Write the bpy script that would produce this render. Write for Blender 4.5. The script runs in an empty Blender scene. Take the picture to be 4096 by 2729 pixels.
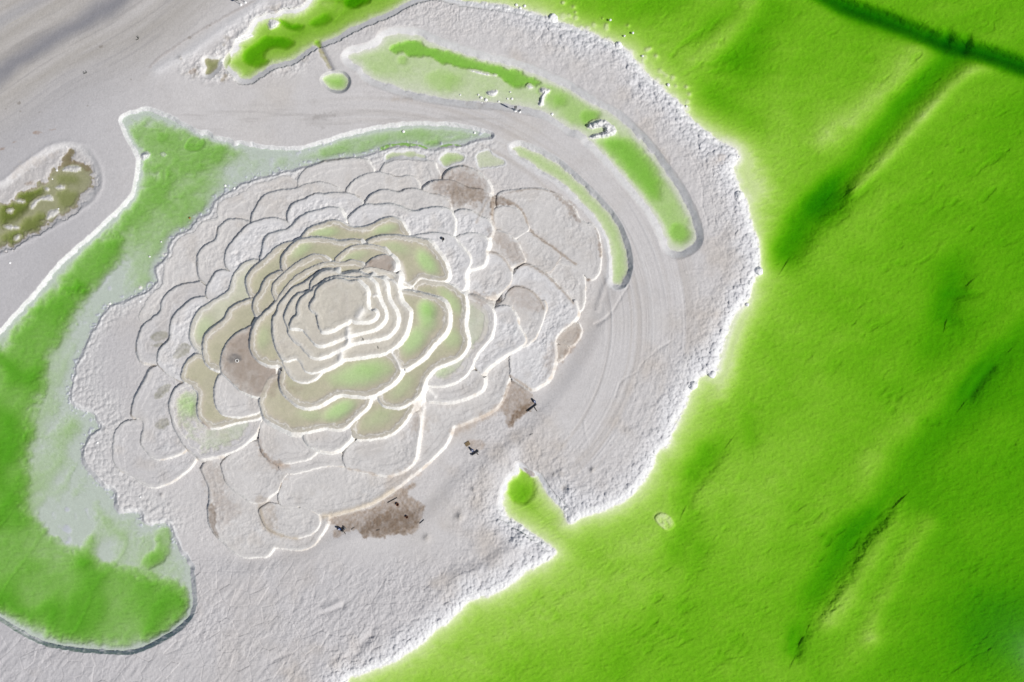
import bpy, bmesh, math, random
import numpy as np
from mathutils import Vector, Matrix

STEP = 2.2            # terrain cell, in photo pixels (one photo pixel is 4.33 cm on the ground)
S = 0.0433
HC = 118.25           # camera height above the lake
CX, CY = 2048.0, 1364.5

# ---------------------------------------------------------------- camera, sky, sun, exposure
scene = bpy.context.scene
col = scene.collection
cam = bpy.data.cameras.new("camera")
cam.sensor_width = 36.0
cam.lens = 24.0
cam.clip_end = 3000
camo = bpy.data.objects.new("camera", cam)
col.objects.link(camo)
camo.location = (0, 0, HC)
camo.rotation_euler = (0, 0, 0)
scene.camera = camo

SUN_EL = 47.0
sun_dir = Vector((0.86, -0.51, 0)).normalized() * math.cos(math.radians(SUN_EL))
sun_dir.z = math.sin(math.radians(SUN_EL))
world = bpy.data.worlds.new("World")
scene.world = world
world.use_nodes = True
wn = world.node_tree
sky = wn.nodes.new("ShaderNodeTexSky")
sky.sky_type = 'NISHITA'
sky.sun_disc = False
sky.sun_elevation = math.radians(SUN_EL)
sky.sun_rotation = math.atan2(sun_dir.x, sun_dir.y)
sky.altitude = 3000
wn.nodes["Background"].inputs[1].default_value = 0.052
wn.links.new(sky.outputs[0], wn.nodes["Background"].inputs[0])
sl = bpy.data.lights.new("sun", 'SUN')
sl.energy = 4.1
sl.angle = math.radians(0.5)
sl.color = (1.0, 0.965, 0.91)
slo = bpy.data.objects.new("sun", sl)
col.objects.link(slo)
slo.rotation_euler = sun_dir.to_track_quat('Z', 'Y').to_euler()
scene.view_settings.view_transform = 'Standard'
scene.view_settings.look = 'None'
scene.view_settings.exposure = 0.0
scene.view_settings.gamma = 1.0

# ---------------------------------------------------------------- traced outlines
K = 0.43556
TILE = dict(A=(250, 560, K), B=(1000, 560, K), C=(1600, 560, K), D=(250, 1150, K), E=(1000, 1150, K),
            F=(1600, 1150, K), G=(250, 1650, K), H=(1000, 1650, K), P=(0, 480, K), Q=(0, 1150, K),
            R=(0, 2046, K), S=(1024, 2046, K), U=(1900, 1650, K), V=(2300, 480, K), W=(2300, 1100, K),
            a=(0, 0, K), b=(1024, 0, K), c=(2048, 0, K), d=(3072, 0, K),
            l=(2500, 0, .67857), m=(2500, 900, .67857), n=(2500, 1665, .67857), N=(1230, 960, .28055),
            X=(0, 0, 1.0))


def pts(s):
    out = []
    for part in s.split('|'):
        t, body = part.split(':')
        x0, y0, k = TILE[t.strip()]
        for w in body.split():
            x, y = w.split(',')
            out.append((x0 + float(x) * k, y0 + float(y) * k))
    return np.array(out, np.float64)


def chaikin(p, closed=True, it=2):
    for _ in range(it):
        if closed:
            q = np.roll(p, -1, 0)
            r = np.empty((len(p) * 2, 2))
            r[0::2] = .75 * p + .25 * q
            r[1::2] = .25 * p + .75 * q
        else:
            a, q = p[:-1], p[1:]
            r = np.empty((len(a) * 2, 2))
            r[0::2] = .75 * a + .25 * q
            r[1::2] = .25 * a + .75 * q
            r = np.vstack([p[:1], r, p[-1:]])
        p = r
    return p


LAKE = ("X:1350,-1300 1330,-400 1300,-80 1255,0|b:480,60 430,100 330,130 260,120 200,160 130,165 60,190 0,215|"
        "a:2300,345 2240,370 2180,410 2200,450 2140,500 2090,560 2100,620 2190,680 2200,730 2300,735|"
        "b:0,685 60,650 130,595 280,568 370,530 430,480 500,438 560,400 600,395 740,340 820,290 890,245 980,215 1080,165 "
        "1160,140 1230,110 1330,50 1430,0|X:1690,-16 1760,-22 1839,4|b:2000,28 2200,48|c:0,75 150,110 320,165 430,205 520,240 "
        "640,280 760,325 870,375 940,410 1010,440 1075,490 1130,560 1180,620 1230,690 1290,740 1360,790 1430,865 "
        "1520,930 1560,985 1600,1050 1650,1110 1720,1170 1800,1230 1870,1290 1950,1335 2030,1365 2070,1400 2072,1470|"
        "V:1490,350 1475,390 1435,440 1440,490 1490,580 1500,640 1550,690 1565,740 1580,830 1605,910 1620,1000 "
        "1660,1080 1685,1160 1690,1250 1680,1340 1690,1400 1640,1440 1625,1500|W:1640,30 1620,90 1600,150 1590,210 "
        "1550,250 1500,310 1450,380 1420,450 1400,520 1370,590 1355,650 1330,720 1320,770 1300,830 1290,880 1250,900 "
        "1200,900 1140,930 1110,980 1090,1030 1050,1080 1030,1140 1000,1220 950,1290 910,1350 890,1420 865,1490|"
        "U:1890,30 1860,90 1800,160 1790,230 1775,310 1680,330 1640,420 1630,490 1570,580 1540,640 1480,710 1400,780 "
        "1310,840 1220,885 1100,920 1000,950 925,985 860,1020 845,960 820,890 760,840 700,780 640,690 600,630 555,575 "
        "530,600 480,560 430,510 400,475 395,520 400,570 330,590 300,650 260,750 240,840 260,900 300,970 370,1020 "
        "460,1070 550,1140 640,1200 740,1280 700,1320 640,1370 560,1410 480,1440 420,1500|S:2351,660 2250,710 2150,765 "
        "2050,785 1950,810 1880,890 1800,960 1740,1030 1640,1080 1560,1170 1470,1240 1390,1290 1290,1370 1200,1390 "
        "1130,1430 1050,1450 960,1505 860,1510 830,1560|X:1330,2780 1150,3000 1000,4300 6000,4300 6000,-1300")
MOAT = ("a:1120,1100 1160,1070 1270,1040 1340,1015 1430,1040 1530,1080 1590,1110 1650,1150 1720,1175 1780,1215 1830,1240 "
        "1910,1240 1950,1275 2050,1300 2110,1310 2150,1340 2230,1330 2300,1345|b:0,1365 130,1375 260,1390 400,1380 440,1375 "
        "560,1340 700,1300 850,1245 1000,1220 1100,1195 1250,1170 1400,1150 1550,1150 1700,1160 1850,1170 2000,1195 "
        "2100,1220 2180,1250 2060,1270 1960,1300 1900,1340 1800,1335 1740,1345 1690,1355 1620,1380 1550,1365 1490,1340 1400,1335 1280,1340 1180,1360 "
        "1100,1395 1040,1420 990,1440 900,1450 830,1450 760,1470 650,1500|B:480,235 400,290|A:2060,270 1950,320 1880,330 1800,350 "
        "1720,370 1640,400 1570,450 1500,480 1440,520 1390,570 1365,640 1345,680 1230,710 1200,760 1150,830 1060,860 "
        "1000,900 965,970 970,1040 900,1110 850,1180 850,1250 870,1300 820,1350 740,1400 640,1440 560,1490 450,1520|D:440,160 "
        "400,210 350,270 320,330 280,390 230,470 200,540 190,600 150,670 110,730 120,790 90,840 80,900 70,970 65,1040 "
        "110,1100 180,1140 270,1140 300,1190 320,1250 360,1270 290,1330 240,1370 190,1450 170,1530|G:170,410 190,480 250,560 "
        "300,620 350,660 370,700 470,710 475,790 465,850 520,930 600,930 690,910 730,930 710,1010 790,1050 850,1025 "
        "950,1010 1000,1050 1010,1120 1050,1200 1080,1290 1130,1330 1150,1390 1190,1420|R:1745,530 1755,600 1760,690 1775,780 "
        "1775,860 1740,950 1690,1020 1600,1090 1500,1150 1370,1220 1220,1280 1060,1280 900,1270 760,1255 620,1240 500,1220 "
        "400,1190 300,1150 180,1080 60,1000 0,970|X:-400,2260 -1200,2000 -1200,2000 -400,1580|Q:0,440 100,330 200,220 300,110 400,0|"
        "P:560,1330 700,1210 850,1080 1000,940 1130,820 1210,730 1250,660 1270,560 1285,450 1290,390 1285,330 1240,250 1190,160 1140,50")
ARC = ("b:845,520 890,490 980,475 1080,440 1150,400 1170,340 1220,325 1330,310 1420,315 1500,325 1560,360 1650,400 1760,440 "
       "1880,480 2000,520 2120,560 2240,575|c:0,605 120,640 270,700 400,760 520,810 600,870 700,930 800,985 900,1040 970,1080 "
       "1050,1150 1110,1210 1200,1310 1280,1400 1340,1480|V:500,80 560,150 650,230 730,330 790,420 860,520 930,620 980,700 1020,790 "
       "1060,870 1090,960 1110,1050 1105,1120 1060,1160 1000,1195 930,1210 880,1185 850,1150 845,1100 800,1010 750,910 "
       "700,830 640,760 580,670 510,590 440,510 360,420 280,330 200,250 150,200|c:700,1290 690,1250 600,1190 540,1190 470,1140 380,1070 "
       "300,1030 200,1000 100,980 0,960|b:2200,940 2050,935 1900,925 1750,900 1600,875 1500,850 1380,835 1290,800 1200,765 "
       "1130,740 1060,715 1000,670 960,610 900,585 860,550")
MIDARC = ("C:1025,75 1060,55 1130,55 1200,90 1280,120 1360,170 1440,215 1510,270 1580,330 1650,400 1730,470 1800,540 1860,610 "
          "1930,690 1990,780 2030,870 2060,950 2085,1040 2095,1130 2085,1220 2060,1290 2030,1330 1960,1330 1950,1280 1945,1200 "
          "1950,1100 1940,990 1910,900 1870,810 1810,720 1740,640 1660,560 1580,480 1500,400 1400,330 1300,280 1200,210 "
          "1110,150 1050,110")
ROUND = "b:610,720 650,690 720,670 790,670 830,700 850,740 840,790 800,830 740,835 680,815 640,780 615,750"
MURKY = ("P:0,770 60,765 140,740 140,690 200,650 300,610 330,580 430,570 450,510 480,460 550,410 600,330 640,270 680,300 650,370 "
         "760,390 830,450 860,540 850,600 790,620 760,700 720,780 640,840 540,890 440,950 330,1020 200,1100 0,1195|X:-500,1150 -500,700")
MARSH = "a:1870,570 1900,530 1980,555 2060,520 2010,570 2010,610 1955,660 1910,700 1870,680 1905,630"
PAN_A = "b:1180,1440 1240,1400 1340,1395 1450,1395 1540,1425 1565,1450 1480,1445 1350,1435 1260,1440 1200,1475"
PAN_B = "b:1690,1450 1730,1410 1830,1400 1900,1430 1910,1465 1860,1490 1790,1510 1740,1535 1700,1490"
PAN_C = "C:710,130 760,105 830,110 860,150 960,180 970,230 880,240 800,250 720,250 705,190"
# outline of the whole mound (the lower ground it stands on)
ROSE = ("X:560,900 470,1200 300,1300 270,1560 360,1850 560,2060 760,2200 900,2260 1150,2230 1330,2120 1500,2080 1680,2060 1830,1880 2040,1760 2180,1600 "
        "2330,1400 2420,1150 2440,980 2400,850 2280,760 2120,660 2040,590 1900,560 1700,590 1500,570 1300,630 1100,700 900,740 720,760")

# the petals: (height, outline, soil, pool depth, label)
TER = [
 (.58, "A:2000,330 1900,380 1780,390 1710,440 1620,510 1500,540 1430,590 1415,660 1430,720 1330,730 1270,760 1240,800 1210,850 1120,870 1050,930 1010,1000 1020,1060 950,1110 930,1160 925,1250 920,1340|D:840,40 780,100 740,190 700,250 720,330|X:1000,1500 1500,900 1150,700", 'g', 0, None),
 (.74, "B:420,400 470,300 560,240 700,200 850,178 1000,168 1080,180 1110,230 1150,290 1100,600 500,600", 'g', 0, None),
 (.74, "B:1190,295 1220,230 1280,190 1350,165 1450,165 1600,180 1690,200 1715,260 1765,350 1700,600 1200,600", 'g', 0, None),
 (.78, "G:600,70 520,120 480,190 465,280 460,380 480,480 540,540 640,590 720,650 800,690 850,690 950,660 1040,620 1200,480 1300,300 900,50", 'c', 0, None),
 (.85, "G:1250,470 1310,600 1350,700 1350,800 1335,900 1345,1020 1390,1110 1450,1170 1520,1230 1600,1300 1700,1340 1790,1325 1880,1330 1940,1240 1990,1240 2150,1270 2260,1250 2340,1190 2500,900 2200,500 1700,250", 'g', 0, None),
 (.72, "C:880,510 950,470 1080,458 1200,443 1300,448 1410,478 1500,535 1570,595 1625,655 1645,730 1700,758 1775,778 1825,850 1842,950 1845,1100 1843,1180 1812,1252 1760,1290 1700,1250 1600,1160 1200,1100 900,800", 'g', 0, "broad pale grey outer pan with brown stained edge"),
 (.70, "C:1490,1055 1610,1140 1700,1240 1700,1400 1690,1560 1620,1560 1450,1500 1300,1250", 'g', 0, None),
 (.80, "C:1090,890 1190,830 1300,920 1400,980 1490,1055 1440,1140 1380,1225 1200,1250 1000,1000", 'g', 0, None),
 (.86, "C:850,650 900,610 1000,608 1080,640 1140,700 1180,790 1180,830 1090,890 1000,950 850,900", 'g', 0, None),
 (.80, "F:1450,430 1520,360 1600,315 1655,340 1670,420 1620,500 1570,545 1430,515 1400,480", 't', 0, None),
 (.72, "F:1430,510 1570,545 1500,660 1430,690 1380,600", 't', 0, None),
 (1.0, "H:70,900 130,850 200,830 270,850 310,885 400,878 480,865 560,900 640,950 645,1010 605,1090 520,1140 430,1155 330,1140 220,1100 150,1060 105,980", 'g', 0, "small oval grey pan ringed by a tan rim"),
 (.96, "A:1725,790 1735,700 1780,620 1810,560 1850,510 1920,480 2000,462 2120,460 2200,420 2280,395|B:640,385 720,400 790,430 840,480 880,490 900,900 100,1000", 'g', 0, None),
 (.96, "A:1275,1310 1245,1210 1235,1100 1250,1040 1300,980 1400,920 1425,880 1430,810 1480,760 1530,730 1620,725 1690,745 1735,770 1900,1100 1500,1400", 'g', 0, None),
 (.96, "D:720,690 690,630 680,560 690,480 720,390 760,330 830,280 905,235 905,150 940,80 1000,20|A:1090,1330 1240,1310 1275,1290 1500,1568|D:1100,500 900,720 800,692", 'c', 0, None),
 (.96, "B:868,490 910,410 970,360 1050,320 1130,300 1210,295 1280,315 1340,345 1440,325 1500,340 1550,390 1570,455 1600,800 900,800", 'g', 0, None),
 (.96, "B:1760,362 1800,300 1850,260 1930,240 2010,255 2090,300 2150,350 2190,390 2212,440 2218,500 2000,700 1800,600", 'g', 0, "brown stained dome shaped terrace"),
 (1.05, "D:810,735 780,790 740,880 690,970 650,1050 635,1130 640,1185 750,1220 745,1290 725,1360 715,1440 770,1505|G:830,425 900,432 1000,412 1100,372 1130,345 1200,250|D:1200,900 950,700", 'c', 0, None),
 (1.02, "H:300,880 340,882 480,867 560,902 640,947 760,945 880,905 1000,880 1100,840 1210,780 1310,710 1420,630 1510,560 1600,490 1700,390 1790,300 1840,200 1860,120|F:560,1258 700,1198 840,1138 910,1068 950,1000 985,890 1010,800 1090,760 1180,690 1240,600 1250,500|E:2300,500 1700,900 1500,1100|H:1000,200 350,560 300,620 280,700 245,800", 'g', 0, "long grey terrace with a tan bank along the brown dirt"),
 (1.05, "C:870,815 960,850 1060,910 1100,980 1130,1060 1155,1115 1060,1160 900,1200 800,1000", 'g', 0, None),
 (1.12, "F:1010,790 1010,830 1100,880 1190,930 1240,930 1300,890 1370,840 1400,750 1430,660 1430,560 1420,490 1450,430 1520,360 1580,320 1630,260 1630,180 1600,110|C:1590,1500 1530,1420 1450,1350 1400,1290 1320,1220 1230,1170 1150,1130 1080,1170|F:900,100 1000,500", 'w', 0, "long curving white grey terrace ending in a point beside the brown dirt"),
 (1.1, "G:1450,440 1470,550 1500,640 1580,720 1680,790 1740,830 1850,832 1900,770 1970,730 2020,620 2060,580 2150,500 1800,200", 'g', 0, None),
 (1.2, "B:1568,460 1620,410 1690,376 1800,362 1900,385 2010,450 2160,460 2200,500 2218,560 2218,640 2210,740 2000,900 1700,700", 'g', 0, "brown dirt stained terrace"),
 (1.3, "C:630,1195 740,1160 790,1090 800,1030 860,1030 920,1060 980,1120 1020,1200 1032,1280 990,1350 900,1420 800,1440 700,1470 500,1400", 'w', 0, "rounded terrace of blue white crust"),
 (1.28, "F:850,180 960,130 970,60|C:1000,1380 1060,1340 1150,1360 1230,1400 1290,1480|F:1330,120 1352,180 1322,260 1300,350 1250,450 1220,490 1130,560 900,500", 'g', 0, None),
 (1.36, "A:1515,1200 1490,1110 1500,1030 1540,960 1600,890 1680,800 1735,765 1830,730 1950,718 2030,740 2100,780 2150,1000 1700,1300", 'w', 0, None),
 (1.36, "B:342,760 345,680 370,610 430,570 510,545 560,505 640,495 690,500 750,485 860,490 940,500 1010,550 1050,598 1000,900 400,1000", 'w', 0, None),
 (1.36, "A:1320,1450 1320,1370 1350,1310 1380,1250 1430,1200 1500,1195 1570,1215 1650,1400 1400,1500", 'w', 0, "small crinkled white terrace"),
 (1.36, "D:868,695 880,590 920,540 990,480 985,380 1000,300 1050,220 1110,180 1180,110 1240,90 1335,85 1500,300 1250,900 1105,872 1010,822 930,772", 'w', 0, None),
 (1.36, "B:1043,600 1070,550 1130,490 1200,460 1260,458 1330,475 1375,485 1430,455 1500,450 1590,465 1650,500 1740,505 1810,540 1840,590 1855,660 1800,900 1100,900", 'g', 0, None),
 (1.4, "D:1105,870 1030,930 990,1010 980,1100 1000,1190 1020,1280 1060,1350 1130,1470 1220,1530|G:1260,430 1330,420 1440,400 1560,360 1670,300 1760,210 1800,150|D:1900,1000 1400,800", 'c', .10, None),
 (1.4, "H:110,50 80,180 80,270 110,370 180,450 250,480 350,468 520,440 600,385 620,350 520,300 480,230 400,50", 'g', 0, None),
 (1.2, "H:600,345 740,370 850,360 890,500 760,485 620,500 480,550 350,570 240,520 300,300", 'g', 0, None),
 (1.5, "H:840,400 930,270 1050,260 1200,230 1330,170 1430,90 1470,0 1560,0 1565,150 1535,300 1512,460 1410,540 1290,578 1180,573 1050,543 930,515 870,490", 'g', 0, None),
 (1.55, "B:1862,665 1930,640 2010,640 2070,680 2110,710 2190,730 2220,790 2230,850 2190,915 2060,1000 1800,900", 'w', 0, None),
 (1.6, "F:850,200 930,165 1000,170 1050,230 1080,290 1080,350 1130,430 1160,490 1100,550 980,610 860,690 780,760 765,805 720,780 600,600", 'w', 0, None),
 (1.6, "E:2030,740 2120,785 2150,830 2150,900 2110,960 2010,1000 1900,1040 1780,1055 1700,1040 1620,1040 1600,900", 'g', 0, None),
 (1.7, "D:1168,480 1170,400 1190,310 1240,220 1300,170 1380,120 1500,50 1540,10|A:1560,1260 1600,1200 1660,1130 1740,1100 1810,1105 2000,1300|D:1500,600 1300,640 1245,595 1200,545", 'p', .16, None),
 (1.7, "D:1245,592 1180,640 1130,690 1100,760 1090,820 1105,862 1170,890 1250,960 1250,1030 1235,1100 1245,1190 1290,1250 1360,1295 1450,1285 1580,1240 1720,1220 1845,1200 1840,1000 1500,700", 'o', .16, "olive wet terrace"),
 (1.78, "A:1800,1120 1840,1020 1845,940 1870,880 1950,850 2060,825 2100,800 2140,750 2210,690 2290,655|B:660,640 720,620 800,625 840,660 870,720 893,745 800,1000 200,1200", 'w', 0, None),
 (1.78, "B:888,748 920,700 970,650 1050,595 1110,595 1190,600 1290,582 1370,610 1450,650 1520,665 1600,640 1690,615 1780,620 1840,650 1880,710 1890,790 1880,860 1868,895 1600,1100 1000,1000", 'w', 0, None),
 (1.75, "B:1875,895 1960,862 2060,850 2140,880 2180,910 2195,950 2162,1030 2175,1080 2150,1150 2080,1175 2020,1190 1850,1100", 'w', 0, "lobed grey white terrace with a sharp rim"),
 (1.95, "E:490,1380 520,1440 610,1492 740,1515 820,1487 890,1430 940,1375 900,1200 500,1200", 'g', 0, None),
 (2.0, "E:930,1250 930,1330 950,1392 1050,1397 1180,1382 1290,1352 1360,1302 1420,1232 1470,1162 1512,1080 1450,1000 1050,1000", 'o', .18, None),
 (1.95, "E:1980,60 2060,80 2130,120 2200,170 2235,220 2245,300 2232,400 2195,490 2110,570 2060,650 2030,740 1980,810 1900,868 1800,900 1700,912 1600,890 1700,400", 'g', .07, None),
 (2.0, "D:1455,780 1410,860 1395,950 1395,1040 1430,1130 1480,1175 1560,1188 1650,1188 1740,1160 1830,1148 1850,1000 1600,800", 'g', 0, None),
 (2.05, "B:1465,892 1560,865 1700,850 1800,860 1870,890 1900,930 1970,1000 2020,1070 2028,1140 1990,1190 1968,1250 1985,1330 1950,1400 1700,1400 1600,1100", 'w', 0, "crusted white grey terrace holding the black tub"),
 (2.1, "D:1445,775 1360,738 1310,690 1285,600 1290,490 1330,410 1400,350 1480,300 1530,200 1600,150 1740,100 1850,60 1900,400 1600,700", 'o', .15, None),
 (2.15, "A:1745,1455 1700,1390 1685,1310 1700,1240 1750,1180 1830,1110 1910,1040 1950,990 2050,940 2140,935 2190,900 2230,840 2300,790|B:660,770 760,738 830,750 900,795 1000,810 1070,795 1140,770 1200,730 1290,705 1350,720 1400,760 1430,820 1475,890 1400,1100 600,1300 200,1500", 'o', .2, None),
 (2.4, "D:1765,338 1680,380 1590,430 1520,490 1480,560 1460,640 1450,720 1460,780 1510,830 1580,890 1640,950 1730,990 1815,1010 1990,900 1900,500", 'b', 0, "brown muddy terrace with a small white well head"),
 (2.4, "B:1480,1350 1540,1290 1600,1280 1700,1300 1800,1310 1880,1350 1940,1410|E:1975,70 1982,160 1985,240 1965,330 1980,420 2000,490 1985,570 1925,640 1825,688 1715,725 1655,785 1610,850 1585,920 1555,990 1505,1040 1435,1078 1350,1108 1260,1093 1190,1055 1150,950 1500,300", 'o', .2, None),
 (2.4, "E:85,1000 90,1100 125,1195 200,1240 280,1280 350,1318 430,1335 520,1325 600,1305 700,1285 800,1303 870,1292 918,1245 980,1185 1065,1108 1105,1040 1090,980 600,900 200,750", 'o', .14, None),
 (2.55, "D:1790,285 1750,220 1750,150 1770,90 1810,50 1830,0|A:1830,1330 1880,1260 1940,1220 2030,1198 2200,1300 2000,1568", 'o', .13, None),
 (2.6, "B:300,1215 285,1130 300,1050 350,1000 430,930 470,910 560,900 650,895 720,910 830,935 950,915 1050,938 1100,1200 500,1400", 'o', .2, None),
 (2.55, "B:1062,945 1110,905 1200,882 1300,875 1400,885 1500,895 1600,910 1650,930 1700,1000 1760,1080 1805,1160 1825,1230 1810,1285 1740,1295 1640,1280 1565,1255 1520,1310 1480,1360 1200,1300", 'o', .18, None),
 (2.8, "A:1955,1470 1925,1400 1930,1330 1970,1280 2040,1220 2100,1160 2200,1100 2290,1060|B:580,1050 650,1055 700,1080 745,1118 700,1300 300,1568", 'o', .14, None),
 (2.8, "B:762,1120 830,1040 900,990 1030,955 1150,970 1230,990 1260,1020 1300,1080 1320,1200 900,1300", 'o', .14, None),
 (2.95, "D:1800,280 1770,320 1740,400 1720,480 1725,570 1760,640 1830,690 1920,720 2010,700|E:400,900 500,300|B:600,1150 520,1190 400,1260 330,1350 270,1430 240,1480 220,1505|D:1880,210", 'o', .18, None),
 (2.95, "B:270,1430 330,1350 400,1260 520,1190 600,1150 720,1115 850,1130 930,1100 1000,1115 1065,1150 1100,1300 600,1500", 'o', .14, None),
 (3.05, "B:1060,1150 1120,1090 1200,1060 1280,1060 1330,1100 1345,1150 1335,1200 1200,1300 1000,1250", 'b', 0, "small brown terrace just below the summit"),
 (2.95, "E:290,740 275,820 275,900 290,960 340,1010 400,1060 480,1098 560,1102 650,1075 720,1025 820,972 920,985 1050,1000 1110,995 1190,955 1290,895 1370,815 1385,760 1365,705 1310,600 900,300 400,500", 'o', .16, "terrace holding a pale green pool below the white steps"),
 (2.95, "E:1312,600 1370,700 1388,755 1440,745 1530,685 1600,635 1635,590 1685,520 1745,460 1803,400 1826,320 1820,220 1790,140 1735,105 1650,75 1540,45 1450,25 1370,30 1200,200", 'o', .16, "terrace holding the brightest green pool"),
 (3.2, "B:980,1220 1050,1175 1130,1165 1240,1195 1350,1220 1375,1260 1350,1300 1370,1400 1340,1480 1100,1400", 'p', .12, None),
 (3.15, "E:290,640 310,720 350,800 400,845 480,875 560,862 640,810 700,700 400,500", 'o', 0, None),
 (3.55, "E:320,690 260,600 230,530 210,450 205,350 210,280 255,220 270,150 330,80 400,0|B:470,1330 540,1280 620,1230 700,1195 780,1200 838,1245 910,1220 990,1212 1060,1235 1200,1268 1340,1300 1370,1440|E:1395,150 1440,195 1465,225 1450,330 1425,430 1375,500 1300,565 1220,605 1100,620 950,640 860,650 800,690 700,745 620,775 570,785 500,760 460,690 420,640", 't', 0, None),
 (4.25, "E:430,510 380,470 350,420 345,360 320,310 320,240 350,170 390,110 450,50 525,45|B:550,1400 560,1310 595,1270 620,1232 700,1197 780,1202 835,1247 910,1224 990,1214 1050,1237 1110,1252 1215,1272 1245,1310|E:1255,0 1262,90 1295,160 1335,220 1352,290 1340,360 1290,428 1225,465 1100,480 980,500 900,522 850,550 760,590 700,630 620,645 555,630 505,585 480,550", 't', 0, None),
 (4.95, "E:365,372 368,340 390,290 438,250 428,200 442,150 472,100 525,50|B:570,1390 592,1350 660,1322 700,1282 760,1262 840,1254 960,1270 1080,1257 1125,1300|E:1150,-30 1165,60 1187,130 1225,200 1245,260 1222,320 1165,375 1060,403 950,422 890,442 800,480 700,518 640,533 595,512 560,475 520,430 470,370", 't', 0, None),
 (5.65, "N:140,690 230,622 350,562 480,548 580,592 700,572 760,640 855,722 840,840 848,955 880,1005 945,1008 980,1060 955,1115 880,1152 760,1162 680,1162 630,1125 540,1180 450,1212 370,1272 250,1312 190,1295 165,1240 145,1100 125,1050 20,985 42,900 112,820 118,740", 't', 0, "flat grey summit of the mound"),
]

# ---------------------------------------------------------------- grid and noise
def axis(n, lim):
    core = np.arange(0, n + STEP, STEP)
    out, x, d = [], 0.0, STEP
    while x < lim:
        d *= 1.06
        x += d
        out.append(x)
    out = np.array(out)
    return np.concatenate([-out[::-1], core, core[-1] + out]).astype(np.float64)


UX = axis(4096, 1100)
VY = axis(2729, 1100)
NX, NY = len(UX), len(VY)
XX = np.broadcast_to(UX.astype(np.float32)[None, :], (NY, NX))
YY = np.broadcast_to(VY.astype(np.float32)[:, None], (NY, NX))


def lattice(seed):
    return np.random.RandomState(seed).rand(256, 256).astype(np.float32) * 2 - 1


def vnoise(x, y, seed):
    L = lattice(seed)
    xf = np.floor(x)
    yf = np.floor(y)
    ix = xf.astype(np.int32)
    iy = yf.astype(np.int32)
    fx = (x - xf).astype(np.float32)
    fy = (y - yf).astype(np.float32)
    fx = fx * fx * (3 - 2 * fx)
    fy = fy * fy * (3 - 2 * fy)
    a, b_ = ix & 255, (ix + 1) & 255
    c, d_ = iy & 255, (iy + 1) & 255
    p = L[c, a] * (1 - fx) + L[c, b_] * fx
    q = L[d_, a] * (1 - fx) + L[d_, b_] * fx
    return p * (1 - fy) + q * fy


def noise(scale, seed, oct=1, x=None, y=None, gain=.5):
    x = XX if x is None else x
    y = YY if y is None else y
    t, a, n = 0, 1.0, 0
    for o in range(oct):
        t = t + a * vnoise(x / scale + 17.3 * o, y / scale + 9.1 * o, seed + o)
        n += a
        a *= gain
        scale *= .5
    return t / n


def sstep(a, b, x):
    t = np.clip((x - a) / (b - a), 0, 1)
    return t * t * (3 - 2 * t)


def win(p, R):
    c0 = max(np.searchsorted(UX, p[:, 0].min() - R) - 1, 0)
    c1 = min(np.searchsorted(UX, p[:, 0].max() + R) + 1, NX)
    r0 = max(np.searchsorted(VY, p[:, 1].min() - R) - 1, 0)
    r1 = min(np.searchsorted(VY, p[:, 1].max() + R) + 1, NY)
    return r0, r1, c0, c1


def pdist(p, R, closed):
    r0, r1, c0, c1 = win(p, R)
    D = np.full((r1 - r0, c1 - c0), R, np.float32)
    q = np.roll(p, -1, 0) if closed else p[1:]
    for (ax, ay), (bx, by) in zip(p, q):
        i0 = max(np.searchsorted(UX, min(ax, bx) - R), c0)
        i1 = min(np.searchsorted(UX, max(ax, bx) + R), c1)
        j0 = max(np.searchsorted(VY, min(ay, by) - R), r0)
        j1 = min(np.searchsorted(VY, max(ay, by) + R), r1)
        if i1 <= i0 or j1 <= j0:
            continue
        x = UX[i0:i1].astype(np.float32)[None, :] - ax
        y = VY[j0:j1].astype(np.float32)[:, None] - ay
        dx, dy = bx - ax, by - ay
        t = np.clip((x * dx + y * dy) / max(dx * dx + dy * dy, 1e-9), 0, 1)
        d = np.hypot(x - t * dx, y - t * dy)
        v = D[j0 - r0:j1 - r0, i0 - c0:i1 - c0]
        np.minimum(v, d, out=v)
    return (r0, r1, c0, c1), D


def inside(p, w):
    r0, r1, c0, c1 = w
    T = np.zeros((r1 - r0, c1 - c0 + 1), np.int16)
    q = np.roll(p, -1, 0)
    for (ax, ay), (bx, by) in zip(p, q):
        if ay == by:
            continue
        if ay > by:
            ax, ay, bx, by = bx, by, ax, ay
        j0 = max(np.searchsorted(VY, ay), r0)
        j1 = min(np.searchsorted(VY, by), r1)
        if j1 <= j0:
            continue
        xs = ax + (VY[j0:j1] - ay) * (bx - ax) / (by - ay)
        k = np.clip(np.searchsorted(UX, xs) - c0, 0, c1 - c0)
        np.add.at(T, (np.arange(j0, j1) - r0, k), 1)
    return (np.cumsum(T, 1)[:, :-1] & 1).astype(bool)


def sdf(spec, R, it=2):
    p = chaikin(pts(spec), True, it) if isinstance(spec, str) else spec
    w, D = pdist(p, R, True)
    return w, np.where(inside(p, w), D, -D)


def full(w, a, fill):
    o = np.full((NY, NX), fill, np.float32)
    o[w[0]:w[1], w[2]:w[3]] = a
    return o


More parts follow.
